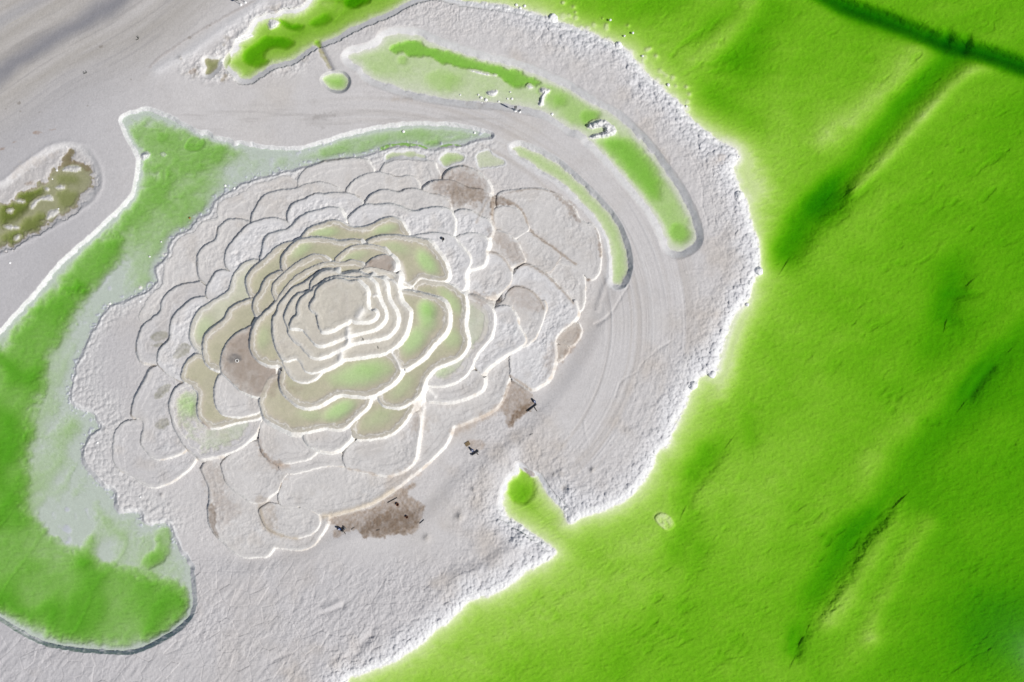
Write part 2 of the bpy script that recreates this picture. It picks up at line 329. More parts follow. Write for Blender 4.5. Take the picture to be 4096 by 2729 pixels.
def worley(m, cell, seed):
    """distance to the nearest and second nearest of a jittered lattice of points, where m"""
    idx = np.nonzero(m)
    x = XX[idx] / cell
    y = YY[idx] / cell
    L1, L2 = lattice(seed), lattice(seed + 1)
    ix = np.floor(x).astype(np.int32)
    iy = np.floor(y).astype(np.int32)
    f1 = np.full(x.shape, 9, np.float32)
    f2 = f1.copy()
    cid = np.zeros(x.shape, np.float32)
    for j in (-1, 0, 1):
        for i in (-1, 0, 1):
            a, b_ = (ix + i) & 255, (iy + j) & 255
            r = L1[b_, a]
            px = ix + i + .5 + .45 * r
            py = iy + j + .5 + .45 * L2[b_, a]
            d = np.hypot(x - px, y - py)
            cl = d < f1
            f2 = np.where(cl, f1, np.minimum(f2, d))
            cid = np.where(cl, r, cid)
            f1 = np.where(cl, d, f1)
    A = np.full((NY, NX), 1, np.float32)
    B = np.full((NY, NX), 1, np.float32)
    I = np.zeros((NY, NX), np.float32)
    A[idx] = f1
    B[idx] = f2
    I[idx] = cid
    return A, B, I


def rgb(*c):
    return np.array(c, np.float32)


Z = np.zeros((NY, NX), np.float32)
COL = np.zeros((NY, NX, 3), np.float32)
INS = np.zeros((NY, NX), np.int16)
LAB = np.zeros((NY, NX), np.int16)          # 0 ground, 1 lake bed, 2 pond bed, 3 road, 10+ terraces


def tint(mask, c, w=None):
    s = np.s_[:, :] if w is None else np.s_[w[0]:w[1], w[2]:w[3]]
    COL[s] += (rgb(*c) - COL[s]) * np.clip(mask, 0, 1)[..., None]


wob = noise(26, 11, 3)
wob2 = noise(9, 31, 2)
big = noise(420, 51, 3)
mid = noise(90, 61, 3)
fine = noise(7, 71, 2)
grain = noise(3.0, 81, 1)

# ---------------------------------------------------------------- the land
wl, sl_ = sdf(LAKE, 330)
sdl = full(wl, sl_, -330)
far = inside(chaikin(pts(LAKE)), (0, NY, 0, NX))
sdl = np.where(far, np.abs(sdl), -np.abs(sdl)) + wob * 5 + wob2 * 3
wr, sr_ = sdf(ROSE, 120)
sdr = full(wr, sr_, -120)
GREY, WHITE, TAN, BROWN = (.585, .565, .562), (.63, .63, .65), (.47, .435, .40), (.25, .185, .135)
Z[:] = .85 + big * .08 + mid * .03
Z += (.42 - .85) * sstep(-60, 25, sdr)
COL[:] = rgb(*GREY)
COL *= (1 + .05 * big + .04 * mid)[..., None]
tint(sstep(.0, .7, noise(260, 91, 4)) * .55, (.55, .515, .48))
tint(sstep(.05, .6, noise(70, 93, 3)) * .30, (.60, .585, .58))
tint(sstep(.15, .7, noise(34, 97, 3)) * .25, (.48, .455, .44))

# packed dirt tracks at the upper left: bands that run along the road
nn = XX * .57 + YY * .82 + 60 * noise(700, 95, 2)
tt = XX * .82 - YY * .57
streak = noise(26, 101, 3, x=nn, y=tt / 16)
streak2 = noise(9, 111, 2, x=nn, y=tt / 22)
ul = sstep(620, 380, nn)
tint(ul * (.55 + .35 * streak), (.36, .335, .30))
tint(ul * sstep(75, 0, np.abs(nn - 232 + 14 * mid)) * .9, (.235, .235, .26))
tint(sstep(40, 0, np.abs(nn - 60)) * .5, (.30, .30, .32))
tint(ul * sstep(.15, .6, streak2) * .3, (.27, .26, .27))
tint(ul * sstep(.3, .8, streak2) * sstep(190, 90, nn) * .7, (.5, .47, .41))
lw = sstep(800, 200, XX) * sstep(300, 500, nn)
tint(lw * .55, (.41, .405, .43))

w, D = pdist(chaikin(pts("a:1440,640 1600,560 1830,430 2000,290 2200,170 2400,20"), False, 2), 60, False)
s = np.s_[w[0]:w[1], w[2]:w[3]]
tint(np.exp(-((D + 6 * wob[s]) / 24) ** 2) * .6, (.66, .655, .67), w)
Z[s] += .12 * np.exp(-((D + 6 * wob[s]) / 16) ** 2)
# the packed ring road: wheel streaks that follow the curve round the mound
rx, ry = XX - 1450., (YY - 1300.) * 1.22
rad = np.hypot(rx, ry)
ang = np.arctan2(ry, rx)
roadm = sstep(-1.9, -1.2, ang) * sstep(1.0, .45, ang) * sstep(930, 990, rad) * sstep(1400, 1300, rad)
rs = noise(10, 121, 3, x=rad, y=ang * 26)
rs2 = noise(30, 125, 2, x=rad, y=ang * 14)
tint(roadm * sstep(0, .7, rs) * .5, (.60, .59, .59))
tint(roadm * sstep(0, .6, rs2) * .55, (.47, .435, .405))
Z += roadm * rs * .045
hw = sstep(380, 470, YY) * sstep(560, 470, YY - 0.02 * XX) * sstep(600, 800, XX) * sstep(2100, 1900, XX)
hs = noise(14, 131, 3, x=YY, y=XX / 9)
tint(hw * sstep(.0, .6, hs) * .5, (.42, .40, .39))

# crust: everything that is not packed road is knobbly salt
south = sstep(2150, 2330, YY) * sstep(500, 800, XX) + sstep(2480, 2560, YY)
south = np.clip(south, 0, 1)
shore_d = -sdl                                            # distance inland from the lake
east = sstep(230, 40, shore_d + 55 * mid) * sstep(1250, 1500, XX + YY * .12)
crust = np.clip(np.maximum(south * .75, east) + .10 + .4 * sstep(10, 60, sdr), 0, 1) * (1 - roadm * .8)
crust *= np.clip(.75 + .8 * noise(180, 145, 2) + .5 * mid, .25, 1.3)
cw1, cw2, cwi = worley(crust > .3, 26, 141)
rid = np.abs(noise(22, 151, 3))
rid_b = np.abs(noise(13, 157, 2))
Z += crust * (.05 * sstep(.12, 0, rid) * -1 + .10 * noise(14, 161, 3) + .05 * fine)
pl = noise(170, 167, 2) * 60
pc1, pc2, pci = worley(south > .05, 62, 171)
crack = sstep(.07, .0, pc2 - pc1 + .03 * wob) * south
Z += south * (.05 * pci) - crack * .05
Z += south * .085 * noise(16, 175, 2, x=XX * .8 + YY * .6, y=(YY * .8 - XX * .6) / 3)
tint(crust * sstep(.1, .6, noise(33, 181, 3)) * .2, (.60, .595, .60))
tint(south * .55, (.50, .487, .50))
tint(south * sstep(.1, .7, noise(150, 183, 3)) * .4, (.50, .465, .44))
Z += .012 * grain

cb = sstep(85, 30, shore_d + 40 * mid) * sstep(-4, 6, shore_d) * sstep(1300, 1150, XX) * sstep(340, 250, YY) + np.exp(-(np.hypot((XX - 850) / 130, (YY - 270) / 60)) ** 4)
cb = np.clip(cb, 0, 1)
Z += cb * (.30 * noise(16, 651, 3) + .10 * wob2)
tint(cb * sstep(-.15, .3, noise(16, 651, 3)) * .7, (.70, .69, .68))
tint(cb * sstep(.25, .6, noise(30, 655, 3)) * .5, (.40, .36, .30))
# knobs of salt along the water
lump = np.maximum(sstep(135, 25, shore_d + 45 * mid) * sstep(1500, 2000, XX + .55 * YY - 250), sstep(34, 8, shore_d) * sstep(1750, 2000, XX))
lump *= sstep(-14, 6, shore_d)
lump *= 1 - np.exp(-(np.hypot(XX - 2085, YY - 1915) / 150) ** 4) * .92
L1, L2, LI = worley(lump > .02, 15, 191)
M1, M2, MI = worley(lump > .02, 29, 195)
dome = np.sqrt(np.clip(1 - (L1 / .62) ** 2, 0, 1)) * (.75 + .4 * LI)
dome2 = np.sqrt(np.clip(1 - (M1 / .6) ** 2, 0, 1)) * (.6 + .7 * MI)
KNOB = lump * (.18 * dome + .20 * np.clip(dome2, 0, 1))
wide = sstep(330, 90, shore_d + 70 * mid) * sstep(1500, 2100, XX + .55 * YY - 250) * sstep(-5, 10, shore_d)
Z += wide * (.11 * noise(24, 197, 3) + .06 * np.abs(noise(15, 199, 2)) + .04 * wob2)
# the land leans down towards the lake on the east side
Z -= .45 * sstep(95, 0, shore_d) * sstep(1500, 1900, XX + .55 * YY - 250)
whm = sstep(125, 15, shore_d + 45 * mid) * sstep(1500, 2000, XX + .55 * YY - 250)
whm *= 1 - np.exp(-(np.hypot(XX - 2085, YY - 1915) / 150) ** 4) * .8
tint(whm * .9, WHITE)
tn = sstep(1500, 2100, XX + .55 * YY - 250) * sstep(420, 160, shore_d) * (1 - whm)
tint(tn * sstep(-.1, .6, noise(130, 193, 3)) * .55, (.50, .445, .39))
tint(sstep(24, 6, shore_d) * .6, (.76, .76, .77))

# long cracks and tyre ruts on the east flat
for spec, wd, dz in [("W:1130,130 1140,200 1110,290", 6, -.10), ("W:880,540 880,630 780,660 700,740 620,800 590,860 560,900 410,970 370,1120", 5, -.09),
                     ("W:590,870 555,960 545,1060 550,1150", 5, -.08), ("W:85,1350 90,1430 125,1550", 6, .10),
                     ("V:1070,340 1110,420 1150,520 1170,620 1175,720 1170,800 1210,900 1220,960", 5, -.10),
                     ("S:600,600 560,650 530,750 520,870", 5, -.09), ("W:1290,210 1380,160 1450,120", 5, -.08),
                     ("W:320,360 260,420 190,450", 9, -.22), ("C:2100,1340 2030,1440 1960,1568", 7, -.14), ("C:1900,1290 1850,1420 1810,1560", 14, .22),
                     ("H:1960,620 1955,700 1960,760", 5, -.06), ("H:2120,520 2140,620 2180,760", 6, .05)]:
    w, D = pdist(chaikin(pts(spec), False, 2), 26, False)
    s = np.s_[w[0]:w[1], w[2]:w[3]]
    Z[s] += .6 * dz * np.exp(-((D + 3 * wob2[s] + 3 * wob[s]) / (wd * .8)) ** 2)
# step scarps and the sunk trough by the southern shore
for spec, wd, dz in [("S:1850,580 2000,570 2140,510 2230,420 2351,360|U:310,1270 420,1180 470,1120", 30, .38),
                     ("S:860,1340 920,1320 940,1230 1010,1190 1050,1140", 16, -.34), ("S:620,930 700,900 790,870", 12, -.34), ("S:640,900 760,850", 14, .3),
                     ("S:160,1370 240,1330 330,1300", 8, -.15)]:
    w, D = pdist(chaikin(pts(spec), False, 2), 90, False)
    s = np.s_[w[0]:w[1], w[2]:w[3]]
    Z[s] += dz * np.exp(-((D + 4 * wob[s]) / wd) ** 2)
# shallow craters and small heaps
for x, y, r, dz in [(1838, 2068, 16, .4), (2255, 1952, 13, -.35), (2370, 1880, 11, .3), (2245, 1895, 14, .25), (1706, 2152, 14, .3), (2215, 1900, 9, .2),
                    (1896, 1961, 8, .3), (382, 1905, 12, .35), (420, 1718, 9, .3), (646, 1982, 9, .3), (720, 230, 8, .15)]:
    D = np.hypot(XX - x, YY - y)
    Z += (dz * np.exp(-(D / r) ** 2) * (1 + .3 * wob2)).astype(np.float32)
    tint(np.exp(-(D / r) ** 2) * .5, (.36, .33, .30))

# ---------------------------------------------------------------- water bodies: carve beds and banks
WATER = []                                        # name, level, mask window, allowed, label


def carve(spec, name, level, dmax, ln, bank_w, bank_h, bedc, bankc, lab, amp=1.0, R=160, pre=None, kind='pond'):
    if pre is None:
        w, sd = sdf(spec, R)
        s = np.s_[w[0]:w[1], w[2]:w[3]]
        sd = sd + (wob[s] * 6 + wob2[s] * 2.2) * amp
    else:
        w, sd = (0, NY, 0, NX), pre
        s = np.s_[:, :]
    dep = dmax * (1 - np.exp(-np.maximum(sd, 0) / ln)) + (.40 * (1 - np.exp(-np.maximum(sd, 0) / 190)) if kind == 'lake' else 0)
    slope = level - .02 + bank_h * np.clip(-sd / bank_w, 0, 1.5) * (1 + .25 * wob[s]) + .05 * wob2[s] * sstep(0, -6, sd)
    Zi = Z[s]
    Z[s] = np.where(sd > 0, level - .02 - dep + .015 * fine[s], np.where(sd > -bank_w * 1.5, np.minimum(Zi, slope), Zi))
    tint(sstep(-bank_w * 1.25, -bank_w * .8, sd) * (.85 + .15 * fine[s]), bankc, w)
    tint(sstep(-4, 3, sd), bedc, w)
    lb = LAB[s]
    lb[sd > 0] = lab
    WATER.append([name, level, w, sd > -34, kind])
    return w, sd


BED = (.74, .74, .71)
W_LAKE = carve(None, 'lake_water', 0.0, .22, 38, 14, .26, BED, (.74, .74, .75), 1, pre=sdl, kind='lake')
arm = sstep(1750, 1500, XX) * sstep(600, 300, YY)
tint(arm * (sdl > 0), (.60, .64, .52))
tint(arm * sstep(-22, -16, sdl) * (sdl <= 2) * .8, (.58, .575, .58))
Z += KNOB
# bed relief of the open lake
xr = XX * .58 + YY * .81
yr = XX * .81 - YY * .58
lk = sstep(0, 160, sdl)
Zb = np.zeros_like(Z)
Zb -= lk * (.06 + .12 * sstep(2800, 4000, XX) + .20 * sstep(3500, 4200, XX + .3 * (YY - 1364)))  # bed lowered towards the right, partly standing in for lens darkening at the edge
Zb += lk * .12 * noise(330, 201, 2, x=xr, y=yr / 3.4)
Zb += lk * .12 * noise(90, 211, 3, x=xr, y=yr / 1.8)
Zb -= lk * .14 * sstep(.22, .6, noise(34, 213, 3, x=xr, y=yr / 2.2)) * sstep(-.3, .4, noise(260, 217, 2))
Zb += lk * .05 * sstep(.2, .6, noise(24, 219, 3, x=xr, y=yr / 1.5)) * sstep(-.2, .5, noise(300, 223, 2))
Zb += lk * .04 * noise(24, 221, 3) + lk * .075 * noise(15, 225, 4, gain=.75)
nearw = sstep(-5, 60, sdl) * sstep(500, 120, sdl) * sstep(1800, 2300, XX + .5 * (YY - 1300))
rip = noise(8.5, 231, 2, x=YY * .94 + XX * .34, y=(XX * .94 - YY * .34) / 2.6)
Zb += sstep(0, 50, sdl) * .05 * rip * (.35 + .65 * np.clip(nearw + sstep(1700, 2200, YY), 0, 1))
for spec, wd, dz in [
    # deep trench across the top right corner and its side gully
    ("l:1150,-60 1300,40 1480,95 1700,180 1880,255 2080,300 2352,390 2600,480", 31, -1.7),
    ("l:1910,200 1890,270", 20, -.3), ("l:2020,220 2000,310", 18, -.25),
    ("l:1960,330 1700,570 1480,850 1330,1010 1130,1210", 44, -.26),
    ("l:1250,1130 1150,1230 1060,1330 1000,1420 960,1480", 70, -.34),
    ("l:2180,395 2060,400 1950,480 1820,620 1680,780 1500,980 1350,1120", 26, .22),
    ("l:1740,260 1650,440 1500,580 1330,720 1180,800", 60, .17), ("l:760,30 640,190 520,280 380,330", 50, .14),
    ("l:330,360 560,120 640,40", 30, -.10), ("l:860,60 760,180 700,330", 80, -.18), ("l:500,560 640,640 740,700", 70, -.16),
    ("l:300,-20 60,60 -200,20", 80, -.14),
    ("n:1480,640 1330,760 1240,900 1150,1060", 75, -.2),
    ("n:1600,620 1500,760 1420,900 1300,1060 1200,1180", 60, .22), ("n:1800,640 1680,800 1600,960 1500,1120 1450,1300", 40, .2), ("n:1430,1340 1280,1480", 60, .12),
    ("n:480,200 400,330", 40, -.14), ("n:400,620 330,740 300,820", 60, -.14), ("n:1020,1310 1010,1400", 20, -.25),
    ("m:1980,240 1920,420 1950,560 1830,700", 70, -.16), ("m:1900,420 1960,420 2080,410", 16, -.12), ("m:1930,570 1960,570", 18, -.16),
    ("m:2352,470 2200,650 2050,820 1900,1000 1700,1150", 60, .16), ("m:2352,640 2200,830 2080,960 1900,1140 1760,1320 1690,1500", 110, -.18),
    ("m:2160,840 2080,930 2040,1000", 18, -.28), ("n:2352,1150 2100,1300", 150, -.22), ("m:1400,1600 1540,1300 1640,1250", 70, .12),
    ("l:600,880 760,1000 800,1100", 60, .12), ("m:700,500 620,700 560,1000", 50, .10)]:
    w, D = pdist(chaikin(pts(spec), False, 2), wd * 2.4, False)
    s = np.s_[w[0]:w[1], w[2]:w[3]]
    dz = dz * (1.5 if dz > 0 else 1.45 if dz > -1 else 1.0)
    Zb[s] += dz * np.exp(-((D + .14 * wd * wob[s]) / wd) ** 2)
def scarp(spec, wl, wr, dz, R):
    """a drowned step: a gentle slope on the left of the line, a steep wall on its right"""
    p = chaikin(pts(spec), False, 2)
    w, D = pdist(p, R, False)
    s = np.s_[w[0]:w[1], w[2]:w[3]]
    best = np.full(D.shape, 1e9, np.float32)
    sg = np.ones(D.shape, np.float32)
    for (ax, ay), (bx, by) in zip(p, p[1:]):
        x, y = XX[s] - ax, YY[s] - ay
        dx, dy = bx - ax, by - ay
        t = np.clip((x * dx + y * dy) / (dx * dx + dy * dy + 1e-9), 0, 1)
        d = np.hypot(x - t * dx, y - t * dy)
        m = d < best
        sg = np.where(m, np.sign(dx * y - dy * x), sg)
        best = np.where(m, d, best)
    e = sg * D + wob[s] * 8 + wob2[s] * 5
    dz = dz * .62 * (1 + .5 * mid[s])
    wr = wr * 3.2
    fade = sstep(R, R * .55, D)
    Zb[s] -= dz * fade * np.where(e > 0, np.exp(-(e / wl) ** 2), np.exp(-(e / wr) ** 2))


scarp("n:1560,560 1470,650 1380,740 1340,860 1270,960 1240,1040 1150,1140 1080,1260", 75, 9, .62, 190)
scarp("n:585,195 520,280 470,340 400,450 370,510", 60, 7, .42, 120)
scarp("l:1240,1200 1130,1290 1060,1380 990,1490", 80, 14, .6, 220)
scarp("l:1960,330 1800,480 1660,620 1540,760 1380,950 1240,1120", 60, 12, .30, 150)
scarp("m:1990,380 1925,440 1905,520", 60, 10, .45, 130)
scarp("m:2210,800 2130,880 2030,1010", 70, 12, .35, 150)
scarp("n:1060,1290 1010,1400", 50, 8, .35, 100)
scarp("n:500,760 460,820 440,900", 40, 8, .22, 90)
scarp("m:750,1080 735,1180 750,1300", 40, 8, .2, 90)
# square sunken block near the inlet, scattered knobs on the lake floor
w, sd = sdf("n:185,575 235,560 300,620 295,660 245,685 205,650 170,610", 30)
Zb[w[0]:w[1], w[2]:w[3]] += (.26 + .10 * wob2[w[0]:w[1], w[2]:w[3]]) * sstep(-3, 6, sd)
R_ = random.Random(5)
for i in range(70):
    x = R_.uniform(2250, 2760)
    y = (x - 2250) * .75 + R_.gauss(60, 50) - 30
    r = R_.uniform(4, 10)
    j = np.s_[max(np.searchsorted(VY, y - 30), 0):np.searchsorted(VY, y + 30), np.searchsorted(UX, x - 30):np.searchsorted(UX, x + 30)]
    Zb[j] += .3 * np.exp(-(np.hypot(XX[j] - x, YY[j] - y) / r) ** 2)
# the narrow arm at the upper left: scooped holes in the bed
for spec, dz in [("a:2230,470 2351,400|b:60,330 250,335 370,380 330,440 220,450 130,440 60,520 130,570 0,620|a:2300,600 2220,560", -.42),
                 ("b:200,165 260,190 320,215 440,220 440,260 350,290 270,260", -.55), ("b:830,70 810,0 900,-60 1060,-30 1040,40 940,70", -.55),
                 ("b:480,210 560,150 640,120 700,150 720,190 600,240 500,250", -.30), ("b:560,20 780,0 830,70 760,140 690,120", .12)]:
    w, sd = sdf(spec, 60)
    s = np.s_[w[0]:w[1], w[2]:w[3]]
    Zb[s] += dz * sstep(-8, 14, sd + 6 * wob[s])
Z += np.where(sdl > 0, Zb * np.where(arm > .5, sstep(3, 12, sdl), sstep(2, 26, sdl)), 0)
Z = np.where((sdl > 6) & (arm > .5), np.minimum(Z - .12 * sstep(6, 30, sdl), -.14 * sstep(4, 16, sdl)), Z)
Z = np.where(sdl > 4, np.minimum(Z, -.16 * sstep(2, 40, sdl)), Z)
# inlet: deeper round hole and shallow shelf
for spec, dz in [("U:400,480 440,520 540,600 560,700 540,790 420,870 350,800 300,720 320,620 400,590", -.32),
                 ("U:260,850 340,820 430,880 560,790 640,720 800,880 840,1000 760,1120 560,1120 380,1020", .0)]:
    w, sd = sdf(spec, 60)
    s = np.s_[w[0]:w[1], w[2]:w[3]]
    Z[s] += np.where(sdl[s] > 0, dz * sstep(-12, 12, sd + 10 * wob[s]) * sstep(0, 10, sdl[s]), 0)

w_m, sdm_ = carve(MOAT, 'moat_water', 0.08, .045, 26, 17, .80, (.50, .53, .565), (.72, .715, .72), 2, R=170)
sdm = full(w_m, sdm_, -170)
arc_w, arc_sd = carve(ARC, 'arc_pond_water', 0.10, .12, 26, 26, .6, (.62, .62, .60), (.64, .635, .64), 2)
mid_w, mid_sd = carve(MIDARC, 'curved_pond_water', 0.12, .17, 14, 22, .75, (.62, .62, .58), (.66, .655, .66), 2)
carve(ROUND, 'round_pond_water', 0.2, .42, 26, 9, .5, (.62, .64, .58), (.57, .56, .565), 2, amp=.5)
_w, _sd = sdf("P:-200,640 0,600 200,440 420,270 600,205 780,240 890,380 930,540 890,680 760,800 520,950 260,1090 0,1225 -200,1300", 90)
_s = np.s_[_w[0]:_w[1], _w[2]:_w[3]]
_m = sstep(-14, 26, _sd + 6 * wob[_s])
Z[_s] -= .42 * _m - .10 * _m * noise(14, 641, 3)[_s]
Z[_s] += .10 * np.exp(-((_sd + 8 + 5 * wob[_s]) / 9) ** 2)
tint(_m * (.75 + .3 * mid[_s]), (.53, .505, .49), _w)
tint(np.exp(-((_sd - 10 + 8 * wob[_s]) / 16) ** 2) * .6, (.66, .65, .65), _w)
w_k, sdk = carve(MURKY, 'murky_pond_water', 0.25, .10, 10, 10, .15, (.30, .265, .21), (.53, .51, .50), 2, amp=3.0, kind='murky')
carve(MARSH, 'marsh_pool_water', 0.35, .22, 10, 12, .35, (.40, .38, .30), (.70, .69, .68), 2, kind='murky')
s_k = np.s_[w_k[0]:w_k[1], w_k[2]:w_k[3]]
tint(sstep(560, 470, YY[s_k] + 0 * sdk) * 0, BROWN, w_k)


def bowl(spec, dz, soft=30, amp=8, only=None):
    w, sd = sdf(spec, soft * 2 + 20)
    s = np.s_[w[0]:w[1], w[2]:w[3]]
    m = sstep(-soft, soft, sd + amp * wob[s])
    if only is not None:
        m = m * sstep(0, 26, only[s])
    Z[s] += dz * m


# the moat: deeper green reaches
bowl("Q:850,0 700,150 600,330 500,560 400,750 330,1000 290,1200 240,1400 230,1568|R:200,0 340,80 500,220 690,380 820,420 860,480 1000,510 1300,560 1330,620 1640,690 1720,800 1690,950 1500,1110 1200,1230 900,1220 500,1150 150,1000 0,880|X:-900,2400 -900,1700 0,1420|Q:120,420 420,60", -.46, 42, 24, sdm)
bowl("P:940,1060 1130,1080 1110,1250 980,1400 850,1568 500,1568 700,1290", -.32, 26, 16, sdm)
bowl("P:1140,50 1560,60 1780,150 1900,170 2150,230 2100,330 1850,440 1700,500 1480,460 1300,420 1300,330", -.20, 40, 30, sdm)
bowl("P:1730,160 1890,150 1870,280 1680,290", -.16, 6, 3, sdm)
bowl("P:1460,110 1580,110 1560,200 1420,230", -.10, 12, 6, sdm)
bowl("P:1320,470 1560,520 1620,640 1400,820 1280,960 1080,1060 1000,1010 1180,820 1270,640", -.20, 40, 30, sdm)
bowl("P:1140,50 1560,60 1900,170 2250,250 2100,420 1950,700 1750,900 1400,1150 1100,1350 900,1300 1000,1010 1260,640 1290,400", -.10, 60, 30, sdm)
bowl("P:1620,690 1750,610 1830,640 1690,740", -.08, 16, 8, sdm)
bowl("P:1500,760 1900,700 1850,880 1720,1000 1500,900", -.10, 24, 12, sdm)
bowl("b:560,1345 850,1260 1100,1210 1500,1165 1900,1200 2080,1240 1850,1300 1700,1330 1600,1360 1480,1330 1200,1330 900,1420 600,1440", -.10, 12, 6, sdm)
bowl("b:1500,1350 1560,1290 1690,1290 1680,1350 1600,1375", -.12, 10, 5, sdm)
bowl("R:1270,440 1450,380 1430,180 1540,110 1580,250 1540,420 1330,540", -.26, 14, 8, sdm)
bowl("G:120,1000 270,1140 360,1270 200,1450 100,1400", -.10, 26, 10, sdm)
moat_rel = sstep(4, 40, sdm)
fold = np.abs(noise(150, 305, 2, x=XX * .8 + YY * .6, y=(YY * .8 - XX * .6) * .6))
Z += moat_rel * sstep(.06, -.1, Z) * sstep(1150, 1500, YY) * (.26 * sstep(0, .5, fold) - .14)
Z += moat_rel * sstep(.04, -.1, Z) * .05 * noise(10, 307, 2, x=YY, y=XX / 2.2)
Z += moat_rel * (.09 * noise(60, 301, 3, x=XX * .8 + YY * .6, y=(YY * .8 - XX * .6) * .5) + .13 * noise(120, 311, 2, x=XX * .86 + YY * .5, y=(YY * .86 - XX * .5) * .35) + .022 * noise(11, 321, 2))
Z += sstep(4, 30, sdm) * sstep(1750, 1900, YY) * -.05 * sstep(.12, 0, np.abs(noise(150, 325, 2, x=XX * .8 + YY * .6, y=(YY * .8 - XX * .6) / 2.2)))
Z = np.where(sdm > 0, np.minimum(Z, .035 + .06 * sstep(.35, .75, noise(34, 331, 2)) * sstep(10, 40, sdm)), Z)
# arc pond: dug trough along the outer side, pale flats inside it
sda = full(arc_w, arc_sd, -160)
bowl("b:1210,450 1300,385 1470,365 1540,400 1590,450 1720,455 1890,500 2000,540 2150,590 2351,640|c:0,640 90,650 130,700 280,740 260,790 60,805 0,780|b:2280,750 2200,670 1940,640 1680,570 1580,510 1460,525 1340,480 1260,480", -.38, 9, 10, sda)
bowl("b:1540,700 1700,640 1900,700 1890,780 1760,850 1620,820", -.10, 20, 8, sda)
bowl("b:1310,520 1390,510 1380,600 1310,600", -.14, 8, 5, sda)
bowl("b:900,500 1200,460 1320,520 1300,700 1100,690 980,600", -.05, 20, 8, sda)
bowl("c:250,760 480,800 700,950 830,1080 700,1180 560,1160 400,1010 320,950 230,830", -.13, 18, 10, sda)
bowl("c:380,860 520,880 500,960 400,960", -.15, 18, 8, sda)
bowl("c:640,1020 820,1020 820,1080 720,1130 690,1160 640,1110", -.16, 14, 6, sda)
bowl("V:180,180 380,110 560,180 780,480 980,780 1080,1050 1020,1150 880,1120 840,1000 620,680 400,420 240,270", -.12, 16, 8, sda)
bowl("V:270,190 420,170 560,240 700,420 800,640 780,760 640,660 470,420 320,270", -.26, 24, 10, sda)
bowl("V:880,960 980,940 1050,1040 1000,1110 880,1080", -.16, 12, 6, sda)
Z += sstep(4, 30, sda) * (.035 * noise(40, 341, 3) + .015 * noise(9, 351, 2))
Z = np.where(sda > 0, np.minimum(Z, .075), Z)
# murky pond: olive pools between white islets
sdkf = full(w_k, sdk, -160)
bowl("P:520,510 640,490 730,540 710,590 560,600", -.16, 18, 12, sdkf)
bowl("P:510,660 700,640 720,740 660,840 560,820", -.18, 18, 12, sdkf)
bowl("P:140,700 250,630 410,590 400,680 250,770", -.45, 22, 14, sdkf)
bowl("P:0,780 120,780 260,760 230,860 100,930 0,1010", -.45, 22, 14, sdkf)
bowl("P:180,940 330,860 460,880 430,940 250,1060", -.32, 22, 14, sdkf)
bowl("P:0,1060 180,1020 260,1080 100,1160 0,1190", -.35, 22, 14, sdkf)
tint(sstep(640, 760, YY + .12 * XX) * sstep(0, 8, sdkf) * .8, (.40, .39, .32))

# salt islets that stand out of the ponds
ISL = [("c:135,785 165,775 195,800 180,820 140,815", .10, .3), ("c:260,810 300,805 350,825 340,850 300,880 290,930 300,965 260,985 238,960 262,880 285,850 262,845", .10, .45),
       ("b:2105,850 2160,830 2220,825 2220,860 2190,890 2140,885", .10, .45), ("b:1940,650 1980,640 2060,660 2160,690 2220,695 2140,700 2020,675", .10, .2),
       ("c:700,1180 690,1150 730,1125 800,1090 870,1105 930,1150 975,1215 900,1255 800,1270 720,1285 690,1260 740,1235 850,1215 860,1180 820,1165 760,1180", .10, .7),
       ("P:1285,330 1310,300 1360,298 1378,325 1340,365 1290,375", .08, .7), ("P:1485,315 1505,310 1518,325 1500,335", .08, .05),
       ("b:110,190 150,175 200,190 210,220 170,260 120,265", 0, .5), ("a:2150,365 2190,340 2300,315 2330,325 2320,345 2220,380 2170,400", 0, .35),
       ("a:1995,590 2010,530 2050,525 2060,560 2030,600 2000,640", .3, .2),
       ("P:560,450 640,410 750,420 740,480 660,480 580,480", .25, .16), ("P:500,610 560,595 605,605 590,640 510,640", .25, .15), ("P:400,620 440,610 460,650 430,670", .25, .15),
       ("P:270,780 330,720 420,690 480,680 500,750 440,740 360,740 310,820 280,830", .25, .16), ("P:120,740 180,730 240,750 200,765", .25, .15),
       ("P:50,835 100,810 130,830 90,860", .25, .15), ("P:120,1090 160,1055 195,1065 150,1110", .25, .15), ("P:20,990 50,960 130,965 190,990 110,1010", .25, .12), ("P:440,830 520,810 560,850 500,890 430,930 420,890", .25, .12),
       ("A:400,1530 440,1490 450,1510 430,1540", .08, .12), ("A:690,1350 720,1330 740,1360 710,1380", .08, .10),
       ("P:1480,1228 1520,1205 1550,1240 1510,1260", .08, .3)]
for spec, lv, h in ISL:
    w, sd = sdf(spec, 26, 1)
    s = np.s_[w[0]:w[1], w[2]:w[3]]
    sd = sd + wob2[s] * 3.5 + wob[s] * 2
    t = sstep(-3, 12, sd)
    Z[s] = np.where(sd > -6, np.maximum(Z[s], lv - .12 + (h + .12) * t * (1 + .35 * wob2[s])), Z[s])
    tint(sstep(-3, 2, sd) * .9, (.58, .57, .555) if lv == .25 else (.74, .735, .73), w)

